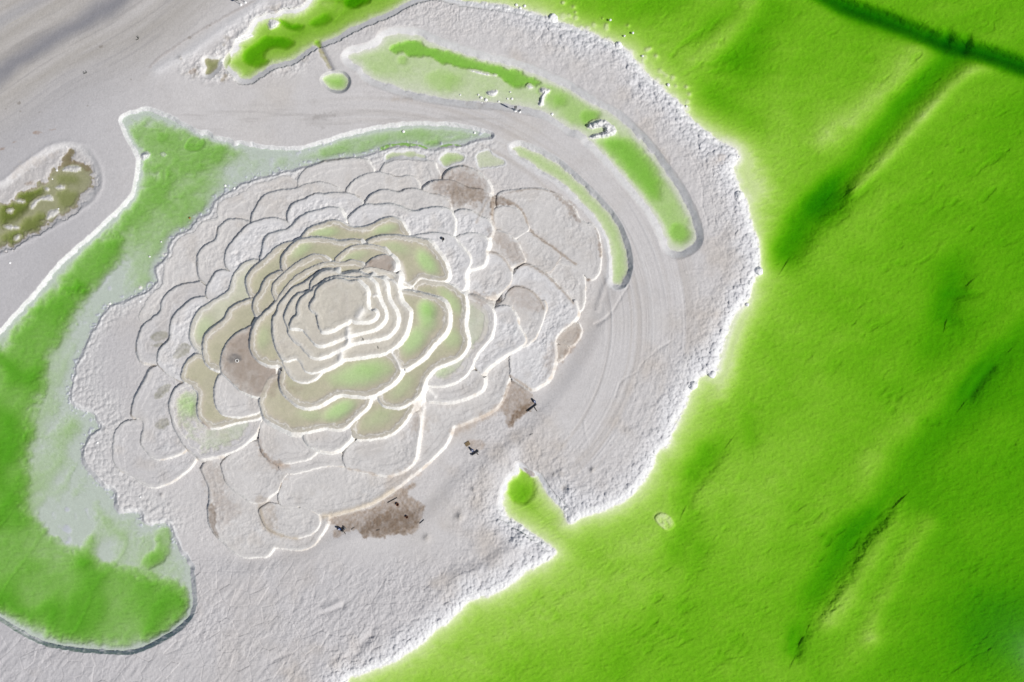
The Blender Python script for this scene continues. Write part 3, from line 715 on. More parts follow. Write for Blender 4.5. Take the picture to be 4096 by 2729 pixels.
# crumbling salt crust on the mound's own shore
apron = sstep(90, 25, -sdm + 25 * mid) * sstep(-8, 4, -sdm) * sstep(-40, 20, sdr)
apron = np.maximum(apron, sstep(-8, 4, -sdm) * sstep(150, 60, -sdm) * sstep(1350, 1500, YY) * sstep(760, 640, XX))
apron *= sstep(2180, 2080, YY)
A1, A2, AI = worley(apron > .02, 17, 401)
ad = np.sqrt(np.clip(1 - (A1 / .62) ** 2, 0, 1)) * (.8 + .4 * AI)
str_ = noise(15, 411, 3, x=XX * .55 + YY * .84, y=(YY * .55 - XX * .84) / 2.6)
Z += apron * (.13 * ad + .10 * str_)
tint(apron * .5, (.60, .595, .59))
# crumbs that broke off the crust, lying in the shallows
brk = sstep(-30, -4, -sdm) * sstep(8, 0, -sdm) * sstep(-80, 0, sdr)
Z += np.where(sdm > 0, brk * .18 * sstep(.25, .6, noise(12, 421, 2)), 0)

# ---------------------------------------------------------------- the terraces
SOIL = dict(g=(.60, .58, .568), c=(.565, .55, .552), w=(.64, .63, .635), t=(.525, .485, .44), b=(.415, .36, .315), o=(.50, .465, .385), p=(.56, .545, .48))
ROUGH = dict(g=.75, c=.75, w=1.15, t=.35, b=.4, o=.15, p=.15)
crk = noise(13, 431, 3)
rip_w = noise(11, 441, 3, x=XX * .5 + YY * .86, y=(YY * .5 - XX * .86) / 2.2)
rid2 = noise(24, 451, 3)
order = sorted(range(len(TER)), key=lambda i: TER[i][0])
POOLS = []
ZN = np.full((NY, NX), .35, np.float32)          # height of the step each spot belongs to
for n, i in enumerate(order):
    z, spec, soil, pool, label = TER[i]
    z = .58 + (z - .58) * 1.25 if z < 3.1 else 3.73 + (z - 3.1) * .75
    w, sd = sdf(spec, 70)
    s = np.s_[w[0]:w[1], w[2]:w[3]]
    gy, gx = np.gradient(sd)
    for _ in range(3):                                          # smooth the outward direction
        gx = (gx + np.roll(gx, 2, 0) + np.roll(gx, -2, 0) + np.roll(gx, 2, 1) + np.roll(gx, -2, 1)) / 5
        gy = (gy + np.roll(gy, 2, 0) + np.roll(gy, -2, 0) + np.roll(gy, 2, 1) + np.roll(gy, -2, 1)) / 5
    sd = sd + wob[s] * 2.4 + wob2[s] * 2.0 + fine[s] * .9
    gl = np.hypot(gx, gy) + 1e-6
    gx, gy = -gx / gl, -gy / gl                                  # outward
    rho = ((XX[s] - CX) * gx + (YY[s] - CY) * gy) * S / HC
    stp = 3.0 + ((1.0 if z > 3.7 else 1.2 if z > 2.6 else 1.35) - 3.0) * sstep(-.55, .05, gx * .86 + gy * .51)
    si = 1 / np.clip(1 / stp - rho, .42, 3)
    ins = sd > 0
    r = ROUGH[soil] * np.clip(.75 + .9 * noise(95, 661, 2, XX[s], YY[s]), .15, 1.5)
    inner = sstep(4, 30, sd)
    rimn = np.clip(.55 + 1.1 * noise(28, 631 + i, 2, XX[s], YY[s]), 0, 1.5)
    floor = z + .06 * rimn * np.exp(-((sd - 6 + 3 * wob2[s]) / 4.5) ** 2) - .045 * sstep(15, 20, sd + 4 * wob2[s]) - .05 * sstep(36, 41, sd + 7 * wob[s]) * (soil in 'gcw') + r * inner * (.09 * crk[s] + .09 * rip_w[s] * (soil == 'w') + .09 * rid2[s] + .035 * fine[s] + .10 * mid[s])
    if pool:
        floor = floor - inner * .02 - pool * .35 * sstep(8, 40, sd + 8 * wob[s])
    talus = z + .03 + sd * S * si * (1 + .18 * wob2[s]) 
    Zi = Z[s]
    ta = (~ins) & (talus > Zi) & (ZN[s] < z - .15)
    Z[s] = np.where(ins, floor, np.where(ta, talus, Zi))
    base = rgb(*SOIL[soil]) if z < 3.7 else rgb(.58, .545, .475)
    cc = base[None, None, :] * (1 + .06 * mid[s] + .05 * rid2[s])[..., None]
    if soil == 'b':
        cc = cc + (rgb(.52, .485, .45) - cc) * (sstep(.0, .5, noise(44, 611, 3, XX[s], YY[s])) * .6)[..., None]
        cc = cc + (rgb(.29, .23, .18) - cc) * (sstep(.15, .6, noise(26, 621, 3, XX[s], YY[s])) * .5)[..., None]
    crm = sstep(.0, .7, noise(60, 461 + i, 2, XX[s], YY[s]))[..., None] * .30
    cc = cc + (rgb(.50, .455, .41) - cc) * crm
    edge = (sstep(17, 4, sd + 5 * wob2[s]) * .42 * rimn)[..., None]
    cc = cc + (rgb(.66, .645, .62) - cc) * edge
    if pool:                                                       # a salt line left by the falling water
        e2 = sstep(3.2, 0, np.abs(sd - 15 + 7 * wob[s] + 3 * wob2[s]))[..., None] * .75
        cc = cc + (rgb(.74, .72, .68) - cc) * e2
    else:
        e2 = (r * sstep(.1, .7, rid2[s]))[..., None] * .35
        cc = cc + (rgb(.66, .66, .665) - cc) * e2
    COL[s] = np.where(ins[..., None], cc, COL[s])
    rc = rgb(.82, .805, .77) if z > 1.9 else (rgb(.76, .74, .71) if soil != 'b' else rgb(.60, .53, .46))
    rc = rc[None, None, :] + (rgb(.60, .52, .44) - rc) * (sstep(.0, .7, noise(34, 601, 3, XX[s], YY[s])) * (.75 if z < 1.9 else .25))[..., None]
    COL[s] = np.where(ta[..., None], rc * (1 + .08 * wob2[s])[..., None], COL[s])
    ZN[s] = np.where(ins | ta, z, ZN[s])
    lb = LAB[s]
    lb[ins | ta] = 10 + i
    INS[s][ins | ta] = 0
    INS[s][sd > 3] = 10 + i
    if pool:
        POOLS.append((i, z, pool))          # z: height as built


def patch(x, y, a, b, rot, dz, soft=.75):
    """deeper spot in a pool, an oval"""
    r = max(a, b) * 1.7
    j = np.s_[np.searchsorted(VY, y - r):np.searchsorted(VY, y + r), np.searchsorted(UX, x - r):np.searchsorted(UX, x + r)]
    c, s_ = math.cos(rot), math.sin(rot)
    dx, dy = XX[j] - x, YY[j] - y
    q = np.hypot((dx * c + dy * s_) / a, (dy * c - dx * s_) / b) + .10 * wob[j] + .10 * mid[j]
    g = sstep(1 + soft * .5, 1 - soft, q) * (INS[j] == lab_at(x, y))
    Z[j] -= .75 * dz * g
    COL[j] += (rgb(.66, .66, .585) - COL[j]) * (g * min(1, dz * 2.8))[..., None]


def lab_at(x, y):
    return INS[np.searchsorted(VY, y), np.searchsorted(UX, x)]


E0 = lambda x, y: (1000 + x * K, 1150 + y * K)
B0 = lambda x, y: (1000 + x * K, 560 + y * K)
D0 = lambda x, y: (250 + x * K, 1150 + y * K)
patch(*E0(1625, 260), 62, 36, 1.35, .34)
patch(*E0(1640, 190), 40, 34, .6, .22)
patch(*E0(1520, 480), 75, 38, -.9, .30)
patch(*E0(1010, 800), 130, 48, -.2, .30)
patch(*E0(1150, 740), 75, 40, -.1, .12)
patch(*E0(820, 1130), 75, 32, -.5, .34)
patch(*E0(560, 1170), 70, 26, .1, .12)
patch(*E0(1180, 1200), 70, 34, -.4, .10)
patch(*E0(1850, 120), 80, 26, .9, .18)
patch(*E0(1850, 470), 45, 40, .2, .16)
patch(*E0(1780, 780), 45, 22, -.2, .12)
patch(*E0(1400, 920), 60, 26, -.8, .10)
patch(*B0(1620, 1120), 62, 34, .9, .32)
patch(*B0(1350, 990), 60, 24, .3, .12)
patch(*B0(680, 850), 60, 20, -.1, .18)
patch(*B0(1240, 820), 55, 20, -.3, .16)
patch(*B0(470, 1010), 55, 26, -.6, .14)
patch(*B0(960, 1070), 60, 20, -.3, .12)
patch(*D0(1150, 1080), 46, 40, 1.4, .22)
patch(*D0(1300, 380), 34, 60, .6, .12)
patch(*D0(1850, 460), 30, 50, .2, .10)

# shallow carved pools on the lower mound, and the stains left round them
for nm, spec, lv, dm in [('pan_water', PAN_A, .34, .14), ('pan_water', PAN_B, .34, .18), ('pan_water', PAN_C, .34, .05)]:
    carve(spec, nm, lv, dm, 12, 9, .25, (.58, .58, .55), (.68, .68, .68), 2, amp=1.0)
    WATER[-1][3] = full(WATER[-1][2], WATER[-1][3], 0)[WATER[-1][2][0]:WATER[-1][2][1], WATER[-1][2][2]:WATER[-1][2][3]] > 0
    WATER[-1][3] &= LAB[WATER[-1][2][0]:WATER[-1][2][1], WATER[-1][2][2]:WATER[-1][2][3]] == 2


def stain(spec, c, k, soft=14, amp=14):
    w, sd = sdf(spec, soft * 2 + 20)
    s = np.s_[w[0]:w[1], w[2]:w[3]]
    m = sstep(-soft, soft, sd + amp * wob[s] + amp * .8 * wob2[s] + amp * .5 * mid[s]) * k * (.78 + .35 * noise(10, 501, 2, XX[s], YY[s]))
    tint(m, c, w)
    return w, s, m


for spec in ["D:800,440 870,400 950,400 980,440 900,500 810,490", "D:810,530 900,500 930,520 860,555", "D:1030,560 1100,500 1170,510 1190,570 1100,640 1020,660",
             "D:840,960 920,900 1000,880 1000,940 920,1010 840,1030", "D:840,1280 900,1210 980,1200 970,1270 900,1320"]:
    stain(spec, (.335, .325, .265), .85, 5, 6)
BR = (.22, .16, .115)
w, s, m = stain("H:690,975 900,935 1080,885 1240,805 1380,705 1520,625 1530,680 1420,740 1560,820 1600,880 1600,960 1560,1010 1540,1110 1450,1130 1320,1110 1240,1140 1110,1160 1040,1130 980,1060 900,1090 880,1110 760,1180 760,1110 800,1040 700,1010", (.35, .28, .225), .95, 6, 8)
Z[s] += m * .05 * noise(8, 511, 2, XX[s], YY[s])
stain("H:1060,1010 1200,900 1340,860 1500,880 1560,960 1480,1080 1330,1090 1140,1150 1080,1120", BR, .85, 14, 22)
stain("H:1000,1060 1100,1050 1100,1130 1040,1140", (.22, .165, .12), .7, 8, 14)
stain("H:1300,1080 1530,1100 1500,1130 1330,1115", (.22, .165, .12), .7, 6, 12)
stain("F:1010,840 1190,960 1240,1000 1170,1130 1060,1240 1000,1300 960,1180 930,1080 975,900", (.36, .295, .245), .95, 6, 7)
w, s, m = stain("F:1050,1130 1200,1030 1240,1060 1170,1140 1080,1220 1010,1270 1020,1200", (.225, .16, .11), .95, 8, 12)
Z[s] += m * .06 * noise(7, 521, 2, XX[s], YY[s])
stain("H:1990,260 2060,240 2180,270 2160,330 2060,350 2000,330", (.40, .325, .265), .7, 8, 10)
stain("F:460,1290 700,1200 900,1080 940,1050 940,1120 780,1230 560,1330 500,1380", (.42, .34, .275), .6, 10, 10)
stain("C:830,520 890,520 960,540 1060,590 1000,605 900,600 860,660 855,740 835,740 830,620", BR, .9, 6, 9)
stain("C:1430,490 1510,550 1590,610 1630,680 1660,760 1620,740 1550,680 1540,620 1470,550", (.33, .265, .22), .75, 8, 14)
stain("C:1790,790 1830,880 1850,1000 1845,1090 1820,1000 1800,880", (.32, .25, .20), .8, 5, 8)
stain("C:1710,1270 1760,1285 1720,1305", (.24, .16, .11), .9, 5, 6)
for spec, c, k, so in [("C:400,320 520,250 640,260 780,400 830,520 700,600 560,520 480,620 430,480 250,440", (.36, .295, .25), .62, 22),
                      ("C:820,800 960,860 1120,980 1150,1110 1050,1150 940,1010 850,960", (.40, .335, .285), .5, 16), ("C:960,1380 1080,1330 1300,1480 1340,1568 1200,1568 1000,1500", (.42, .355, .31), .4, 18),
                      ("C:600,1380 900,1430 950,1490 700,1500", (.42, .36, .31), .5, 14), ("E:1480,1050 1620,1080 1640,1250 1560,1400 1500,1300", (.45, .39, .34), .5, 16),
                      ("H:1300,560 1560,470 1540,600 1300,740 1180,790", (.48, .41, .35), .4, 14), ("G:1230,460 1460,450 1500,640 1480,900 1350,820 1320,640", (.42, .37, .33), .45, 16),
                      ("G:1350,800 1500,700 1640,900 1500,1050 1400,1000", (.43, .38, .345), .45, 20), ("H:60,760 200,830 260,1130 130,1080 80,900", (.42, .36, .30), .45, 12),
                      ("G:1780,200 1900,440 2080,500 2040,600 1850,450", (.42, .35, .30), .5, 14), ("F:1400,420 1680,330 1660,520 1420,720 1300,900", (.44, .37, .32), .4, 18),
                      ("E:100,750 260,740 270,950 150,1000", (.40, .34, .295), .55, 16), ("E:300,880 480,900 420,980 320,960", (.40, .34, .29), .4, 10)]:
    stain(spec, c, min(.9, k * 1.35), so, 22)
stain("C:450,410 640,450 830,500 830,540 700,560 560,600 480,610 460,540", (.30, .24, .19), .7, 12, 16)
stain("G:1345,830 1390,850 1410,960 1400,1060 1450,1160 1390,1110 1345,1010", (.27, .22, .18), .9, 4, 5)
stain("G:1800,290 1850,360 1930,440 2040,460 2030,490 1920,480 1840,390", (.34, .265, .21), .75, 6, 10)
stain("D:1480,560 1600,480 1750,380 1740,600 1850,720 1840,830 1800,940 1640,850 1520,740", (.34, .275, .225), .45, 18, 18)
stain("D:1530,640 1570,600 1640,620 1640,680 1580,700 1540,690", (.17, .165, .165), .85, 8, 8)
stain("U:420,490 470,510 550,560 540,600 480,565", (.30, .235, .20), .9, 2, 3)
stain("V:1290,320 1400,330 1360,420 1290,400", (.55, .48, .42), .6, 12, 14)
stain("V:1320,385 1370,390 1350,415", (.36, .25, .17), .7, 5, 6)
stain("F:1640,330 1670,430 1610,560 1500,690 1440,680 1560,550 1640,430", (.36, .28, .22), .55, 8, 10)
stain("a:300,1215 330,1200 390,1210 390,1225 310,1230", (.33, .24, .19), .8, 3, 4)
stain("a:90,1325 150,1290 210,1265 140,1310", (.33, .24, .19), .8, 3, 4)
stain("a:440,1190 520,1180 510,1200 450,1200", (.35, .26, .21), .7, 3, 4)
stain("a:0,1360 50,1350 40,1375 0,1380", (.33, .24, .19), .8, 3, 4)
for x, y, r in [(168, 945, 16), (188, 1022, 20), (365, 1028, 14), (925, 430, 18), (1668, 545, 14), (1925, 237, 16), (1740, 345, 20), (1205, 728, 12), (50, 1000, 14), (800, 972, 12), (65, 1095, 10)]:
    stain("a:%d,%d %d,%d %d,%d %d,%d" % (x - r, y + 4, x, y - r * .6, x + r, y - 4, x, y + r * .6), (.25, .225, .20), .8, 3, 5)
stain("a:1700,665 1790,615 1812,650 1760,692", (.36, .305, .26), .9, 4, 6)
stain("a:2010,750 2060,655 2100,690 2080,730 2030,765", (.33, .29, .23), .9, 4, 6)
stain("P:560,410 620,280 680,290 650,360 760,385 830,440 820,480 740,430 620,400 480,500", (.25, .20, .15), .9, 5, 9)
stain("P:100,470 300,340 520,270 560,300 400,380 250,460 120,560", (.47, .43, .40), .6, 14, 22)
stain("P:210,590 300,560 330,590 240,600", (.30, .23, .18), .8, 6, 10)
stain("b:500,1080 580,1040 720,1040 730,1075 600,1095", (.36, .34, .33), .7, 5, 12)
stain("b:560,1180 640,1155 600,1210", (.37, .35, .34), .6, 5, 10)
stain("b:1230,890 1400,880 1440,930 1260,940", (.44, .385, .33), .5, 12, 14)
stain("b:1900,940 2150,950 2140,1000 1980,980", (.46, .41, .36), .4, 12, 14)
stain("b:575,400 600,440 640,520 700,620 670,640 620,560 570,470", (.32, .30, .14), .85, 4, 6)
w, D = pdist(chaikin(pts("b:565,395 610,480 650,560 690,635"), False, 2), 30, False)
s = np.s_[w[0]:w[1], w[2]:w[3]]
Z[s] -= .5 * np.exp(-(D / 11) ** 2)
# brown seams along the pan ridges
for spec, wd, c, k in [("C:950,545 1060,590 1130,660 1165,740 1190,830 1300,920 1400,980 1490,1050 1610,1140", 5, (.36, .295, .24), .8),
                       ("C:1490,1050 1440,1140 1380,1225", 4, (.38, .33, .29), .6), ("C:1080,1175 1150,1130 1230,1170 1320,1220 1400,1290 1450,1350 1530,1420 1590,1500", 6, (.38, .315, .26), .75),
                       ("C:800,1030 860,1030 920,1060 980,1120 1020,1200", 5, (.40, .33, .27), .6), ("C:1000,1380 1060,1340 1150,1360 1230,1400 1290,1480 1320,1550", 5, (.38, .32, .27), .7),
                       ("C:700,760 830,500 850,620 850,740 880,820", 5, (.38, .31, .25), .5), ("C:950,500 1080,465 1200,448 1300,455 1410,485", 4, (.36, .31, .27), .7),
                       ("H:680,955 880,915 1080,850 1210,785 1310,715", 11, (.52, .43, .31), .6), ("H:170,440 250,490 350,490", 7, (.42, .34, .28), .6),
                       ("H:890,515 1050,545 1150,570", 5, (.47, .39, .33), .6), ("H:90,880 130,1050 220,1110 330,1145 430,1160", 7, (.44, .37, .28), .7),
                       ("E:1570,1000 1590,1200 1540,1568", 7, (.62, .56, .50), .5), ("F:1010,810 1100,870 1200,940", 5, (.45, .37, .30), .7),
                       ("a:1370,620 1460,530 1620,420 1740,345 1900,245 2351,0", 5, (.36, .32, .30), .45), ("D:1290,1240 1350,1297", 6, (.45, .36, .29), .6)]:
    w, D = pdist(chaikin(pts(spec), False, 2), 24, False)
    s = np.s_[w[0]:w[1], w[2]:w[3]]
    tint(np.exp(-((D + 4 * wob2[s] + 3 * wob[s]) / wd) ** 2) * k, c, w)
    Z[s] += .03 * np.exp(-((D + 3 * wob2[s]) / wd) ** 2)
# low ribs of salt between pools, and eroded spurs on the summit steps
for spec, wd, dz in [("E:1310,600 1365,705 1385,760", 6, .16), ("E:1590,920 1600,1100 1570,1250 1530,1568", 9, .14), ("E:900,380 900,470", 12, .35), ("E:910,480 890,540", 12, .4),
                     ("E:840,600 830,660", 14, .4), ("B:1400,1290 1500,1360", 5, .12), ("B:1350,1150 1380,1220 1385,1300", 16, .35), ("N:1000,790 940,800", 5, .1),
                     ("N:780,1010 730,1090", 16, .3), ("E:1600,900 1700,1000", 9, .2)]:
    w, D = pdist(chaikin(pts(spec), False, 2), 50, False)
    s = np.s_[w[0]:w[1], w[2]:w[3]]
    g = np.exp(-((D + 2 * wob2[s]) / wd) ** 2)
    Z[s] += dz * g
    tint(g * .85, (.84, .82, .79), w)
COL *= (1 + .05 * fine + .05 * grain)[..., None]
np.clip(COL, .02, .88, out=COL)

# road: the packed, smooth ground (a sheet of its own in the scene list)
rd = (LAB == 0) & (((roadm > .25)) | ((nn < 480) & (XX < 1100) & (YY < 900)) | ((YY > 370) & (YY < 640) & (XX > 700) & (XX < 2350) & (sdr < -20) & (shore_d > 60)))
LAB[rd] = 3

# ---------------------------------------------------------------- meshes from the grid
PX = (XX - CX) * S * (HC - Z) / HC
PY = -(YY - CY) * S * (HC - Z) / HC


def ground_at(x, y):
    """world point of the terrain seen at photo pixel x, y"""
    j, i = int(np.clip(np.searchsorted(VY, y), 0, NY - 1)), int(np.clip(np.searchsorted(UX, x), 0, NX - 1))
    return Vector((float(PX[j, i]), float(PY[j, i]), float(Z[j, i])))


def principled(name, c=(.5, .5, .5), rough=.8, metal=0.0):
    m = bpy.data.materials.new(name)
    m.use_nodes = True
    b_ = m.node_tree.nodes["Principled BSDF"]
    b_.inputs["Base Color"].default_value = (*c, 1)
    b_.inputs["Roughness"].default_value = rough
    b_.inputs["Metallic"].default_value = metal
    return m


def noisy(name, c1, c2, scale, rough=.8, bump=.3, metal=0.0):
    m = principled(name, c1, rough, metal)
    nt = m.node_tree
    b_ = nt.nodes["Principled BSDF"]
    tc = nt.nodes.new("ShaderNodeTexCoord")
    nz = nt.nodes.new("ShaderNodeTexNoise")
    nz.inputs["Scale"].default_value = scale
    nz.inputs["Detail"].default_value = 6
    rp = nt.nodes.new("ShaderNodeValToRGB")
    rp.color_ramp.elements[0].position, rp.color_ramp.elements[1].position = .35, .65
    rp.color_ramp.elements[0].color, rp.color_ramp.elements[1].color = (*c1, 1), (*c2, 1)
    bp = nt.nodes.new("ShaderNodeBump")
    bp.inputs["Strength"].default_value = bump
    bp.inputs["Distance"].default_value = .03
    L = nt.links.new
    L(tc.outputs["Object"], nz.inputs["Vector"])
    L(nz.outputs["Fac"], rp.inputs["Fac"])
    L(rp.outputs["Color"], b_.inputs["Base Color"])
    L(nz.outputs["Fac"], bp.inputs["Height"])
    L(bp.outputs["Normal"], b_.inputs["Normal"])
    return m


salt = principled("salt_ground", rough=.92)
nt = salt.node_tree
b_ = nt.nodes["Principled BSDF"]
b_.inputs["Specular IOR Level"].default_value = .15
at = nt.nodes.new("ShaderNodeAttribute")
at.attribute_name = "soil"
tc = nt.nodes.new("ShaderNodeTexCoord")
nz = nt.nodes.new("ShaderNodeTexNoise")
nz.inputs["Scale"].default_value = 5.0
nz.inputs["Detail"].default_value = 5
mr = nt.nodes.new("ShaderNodeMapRange")
mr.inputs[3].default_value, mr.inputs[4].default_value = .92, 1.08
vm = nt.nodes.new("ShaderNodeVectorMath")
vm.operation = 'SCALE'
bp = nt.nodes.new("ShaderNodeBump")
bp.inputs["Strength"].default_value = .3
bp.inputs["Distance"].default_value = .05
nt.links.new(tc.outputs["Object"], nz.inputs["Vector"])
nt.links.new(nz.outputs["Fac"], mr.inputs[0])
nt.links.new(at.outputs["Color"], vm.inputs[0])
nt.links.new(mr.outputs[0], vm.inputs["Scale"])
nt.links.new(vm.outputs[0], b_.inputs["Base Color"])
nt.links.new(nz.outputs["Fac"], bp.inputs["Height"])
nt.links.new(bp.outputs["Normal"], b_.inputs["Normal"])


def water_mat(name, k, clear=1.0):
    """coloured clear brine: what shines through is cut by exp(-k * depth)"""
    m = bpy.data.materials.new(name)
    m.use_nodes = True
    nt = m.node_tree
    nt.nodes.clear()
    out = nt.nodes.new("ShaderNodeOutputMaterial")
    at = nt.nodes.new("ShaderNodeAttribute")
    at.attribute_name = "depth"
    vm = nt.nodes.new("ShaderNodeVectorMath")
    vm.operation = 'SCALE'
    vm.inputs[0].default_value = [-x * .5 for x in k]
    nt.links.new(at.outputs["Fac"], vm.inputs["Scale"])
    sep = nt.nodes.new("ShaderNodeSeparateXYZ")
    nt.links.new(vm.outputs[0], sep.inputs[0])
    com = nt.nodes.new("ShaderNodeCombineXYZ")
    for i in range(3):
        e = nt.nodes.new("ShaderNodeMath")
        e.operation = 'EXPONENT'
        nt.links.new(sep.outputs[i], e.inputs[0])
        nt.links.new(e.outputs[0], com.inputs[i])
    tr = nt.nodes.new("ShaderNodeBsdfTransparent")
    nt.links.new(com.outputs[0], tr.inputs["Color"])
    gl = nt.nodes.new("ShaderNodeBsdfGlossy")
    gl.inputs["Roughness"].default_value = .03
    fr = nt.nodes.new("ShaderNodeFresnel")
    fr.inputs["IOR"].default_value = 1.2
    tc = nt.nodes.new("ShaderNodeTexCoord")
    nz = nt.nodes.new("ShaderNodeTexNoise")
    nz.inputs["Scale"].default_value = 2.5
    bp = nt.nodes.new("ShaderNodeBump")
    bp.inputs["Strength"].default_value = .02
    bp.inputs["Distance"].default_value = .03
    nt.links.new(tc.outputs["Object"], nz.inputs["Vector"])
    nt.links.new(nz.outputs["Fac"], bp.inputs["Height"])
    nt.links.new(bp.outputs["Normal"], gl.inputs["Normal"])
    mx = nt.nodes.new("ShaderNodeMixShader")
    nt.links.new(fr.outputs[0], mx.inputs[0])
    nt.links.new(tr.outputs[0], mx.inputs[1])
    nt.links.new(gl.outputs[0], mx.inputs[2])
    nt.links.new(mx.outputs[0], out.inputs["Surface"])
    return m


M_LAKE = water_mat("lake_brine", (2.35, .93, 5.8))
M_POND = water_mat("pond_brine", (2.25, .68, 4.5))
M_POOL = water_mat("pool_brine", (1.5, .42, 2.4))
M_MURK = water_mat("murky_brine", (1.9, 1.35, 3.6))


def grid_mesh(name, cells, zarr, mat, attr, parent=None):
    """one mesh from the boolean map of grid cells (NY-1, NX-1)"""
    j, i = np.nonzero(cells)
    if len(j) == 0:
        return None
    q = np.stack([j * NX + i, (j + 1) * NX + i, (j + 1) * NX + i + 1, j * NX + i + 1], 1)
    u, inv = np.unique(q.ravel(), return_inverse=True)
    jj, ii = u // NX, u % NX
    if isinstance(zarr, float):
        zz = np.full(len(u), zarr, np.float32)
        f = (HC - zarr) / HC
        co = np.stack([(UX[ii] - CX) * S * f, -(VY[jj] - CY) * S * f, zz], 1).astype(np.float32)
    else:
        co = np.stack([PX[jj, ii], PY[jj, ii], Z[jj, ii]], 1).astype(np.float32)
    me = bpy.data.meshes.new(name)
    nq = len(j)
    me.vertices.add(len(u))
    me.vertices.foreach_set("co", co.ravel())
    me.loops.add(nq * 4)
    me.loops.foreach_set("vertex_index", inv.astype(np.int32))
    me.polygons.add(nq)
    me.polygons.foreach_set("loop_start", np.arange(0, nq * 4, 4, dtype=np.int32))
    me.update(calc_edges=True)
    me.shade_smooth()
    if attr == 'soil':
        a = me.attributes.new("soil", 'FLOAT_COLOR', 'POINT')
        c = np.ones((len(u), 4), np.float32)
        c[:, :3] = COL[jj, ii]
        a.data.foreach_set("color", c.ravel())
    else:
        a = me.attributes.new("depth", 'FLOAT', 'POINT')
        a.data.foreach_set("value", np.maximum(zarr - Z[jj, ii], 0).astype(np.float32))
    me.materials.append(mat)
    o = bpy.data.objects.new(name, me)
    col.objects.link(o)
    if parent:
        o.parent = parent
    return o


def tag(o, label=None, cat=None, group=None, kind=None):
    if label:
        o["label"] = label
    if cat:
        o["category"] = cat
    if group:
        o["group"] = group
    if kind:
        o["kind"] = kind
    return o


def empty(name, loc, rz=0.0):
    o = bpy.data.objects.new(name, None)
    o.empty_display_size = .2
    o.location = loc
    o.rotation_euler = (0, 0, rz)
    col.objects.link(o)
    return o


CELL = LAB[:-1, :-1]
tag(grid_mesh("lake_bed", CELL == 1, Z, salt, 'soil'), kind='structure')
tag(grid_mesh("pond_bed", CELL == 2, Z, salt, 'soil'), kind='structure')
tag(grid_mesh("road", CELL == 3, Z, salt, 'soil'), kind='structure')
for name, level, w, ok, kind in WATER:
    m = np.zeros((NY, NX), bool)
    m[w[0]:w[1], w[2]:w[3]] = ok
    m &= (Z < level + .12) & (LAB != 3)
    lowc = m[:-1, :-1] | m[1:, :-1] | m[:-1, 1:] | m[1:, 1:]
    o = grid_mesh(name, lowc, float(level), dict(lake=M_LAKE, pond=M_POND, murky=M_MURK)[kind], 'depth')
    tag(o, kind='structure')

def pieces(cells):
    """split a cell map into its connected pieces, largest first"""
    todo = set(zip(*[a.tolist() for a in np.nonzero(cells)]))
    out = []
    while todo:
        st = [todo.pop()]
        comp = []
        while st:
            j, i = st.pop()
            comp.append((j, i))
            for q in ((j + 1, i), (j - 1, i), (j, i + 1), (j, i - 1)):
                if q in todo:
                    todo.remove(q)
                    st.append(q)
        out.append(comp)
    out.sort(key=len, reverse=True)
    return out


def as_map(comp):
    m = np.zeros((NY - 1, NX - 1), bool)
    a = np.array(comp)
    m[a[:, 0], a[:, 1]] = True
    return m


mound = empty("terraced_salt_mound", (-29.0, 7.0, .4))
tag(mound, "broad terraced salt mound stepped like an open rose with pale green pools", "salt mound")
pool_at = {i: (z, p) for i, z, p in POOLS}
minv = Matrix.Translation(mound.location).inverted()
CELL = CELL.copy()
for i in order:
    comps = pieces(CELL == 10 + i)
    pcomps = []
    if i in pool_at:
        z, p = pool_at[i]
        lv = float(z - .075)
        m = (INS == 10 + i) & (Z < lv + .05)
        m = m[:-1, :-1] & m[1:, :-1] & m[:-1, 1:] & m[1:, 1:] & (CELL == 10 + i)
        pcomps = [set(c) for c in pieces(m) if len(c) > 150]
    for n, comp in enumerate(comps):
        if len(comp) < max(60, .12 * len(comps[0])):
            a_ = np.array(comp)
            CELL[a_[:, 0], a_[:, 1]] = 0
            continue
        o = grid_mesh("terrace", as_map(comp), Z, salt, 'soil')
        o.parent = mound
        o.matrix_parent_inverse = minv
        if TER[i][4] and n == 0:
            o["label"] = TER[i][4]
        cs = set(comp)
        for pc in pcomps:
            if next(iter(pc)) in cs:
                grid_mesh("pool", as_map(list(pc)), lv, M_POOL, 'depth').parent = o
tag(grid_mesh("ground", CELL == 0, Z, salt, 'soil'), kind='structure')

# far ground and water beyond the traced area
x0, x1 = (UX[0] - CX) * S, (UX[-1] - CX) * S
y0, y1 = -(VY[-1] - CY) * S, -(VY[0] - CY) * S


def slab(name, quads, z, mat):
    me = bpy.data.meshes.new(name)
    v, f = [], []
    for a in quads:
        f.append(tuple(range(len(v), len(v) + 4)))
        v += [(a[0], a[1], z), (a[2], a[1], z), (a[2], a[3], z), (a[0], a[3], z)]
    me.from_pydata(v, [], f)
    me.materials.append(mat)
    o = bpy.data.objects.new(name, me)
    col.objects.link(o)
    return tag(o, kind='structure')


FAR = 1500
slab("ground", [(-FAR, -FAR, x0, FAR), (x0, y1, -20, FAR), (x0, -FAR, -25, y0)], .3, noisy("far_salt", (.45, .44, .44), (.52, .51, .51), .05, .95))
slab("lake_water", [(x1, -FAR, FAR, FAR), (-20, y1, x1, FAR), (-25, -FAR, x1, y0)], -.05, noisy("far_lake", (.10, .36, .006), (.13, .43, .008), .03, .6, .05))

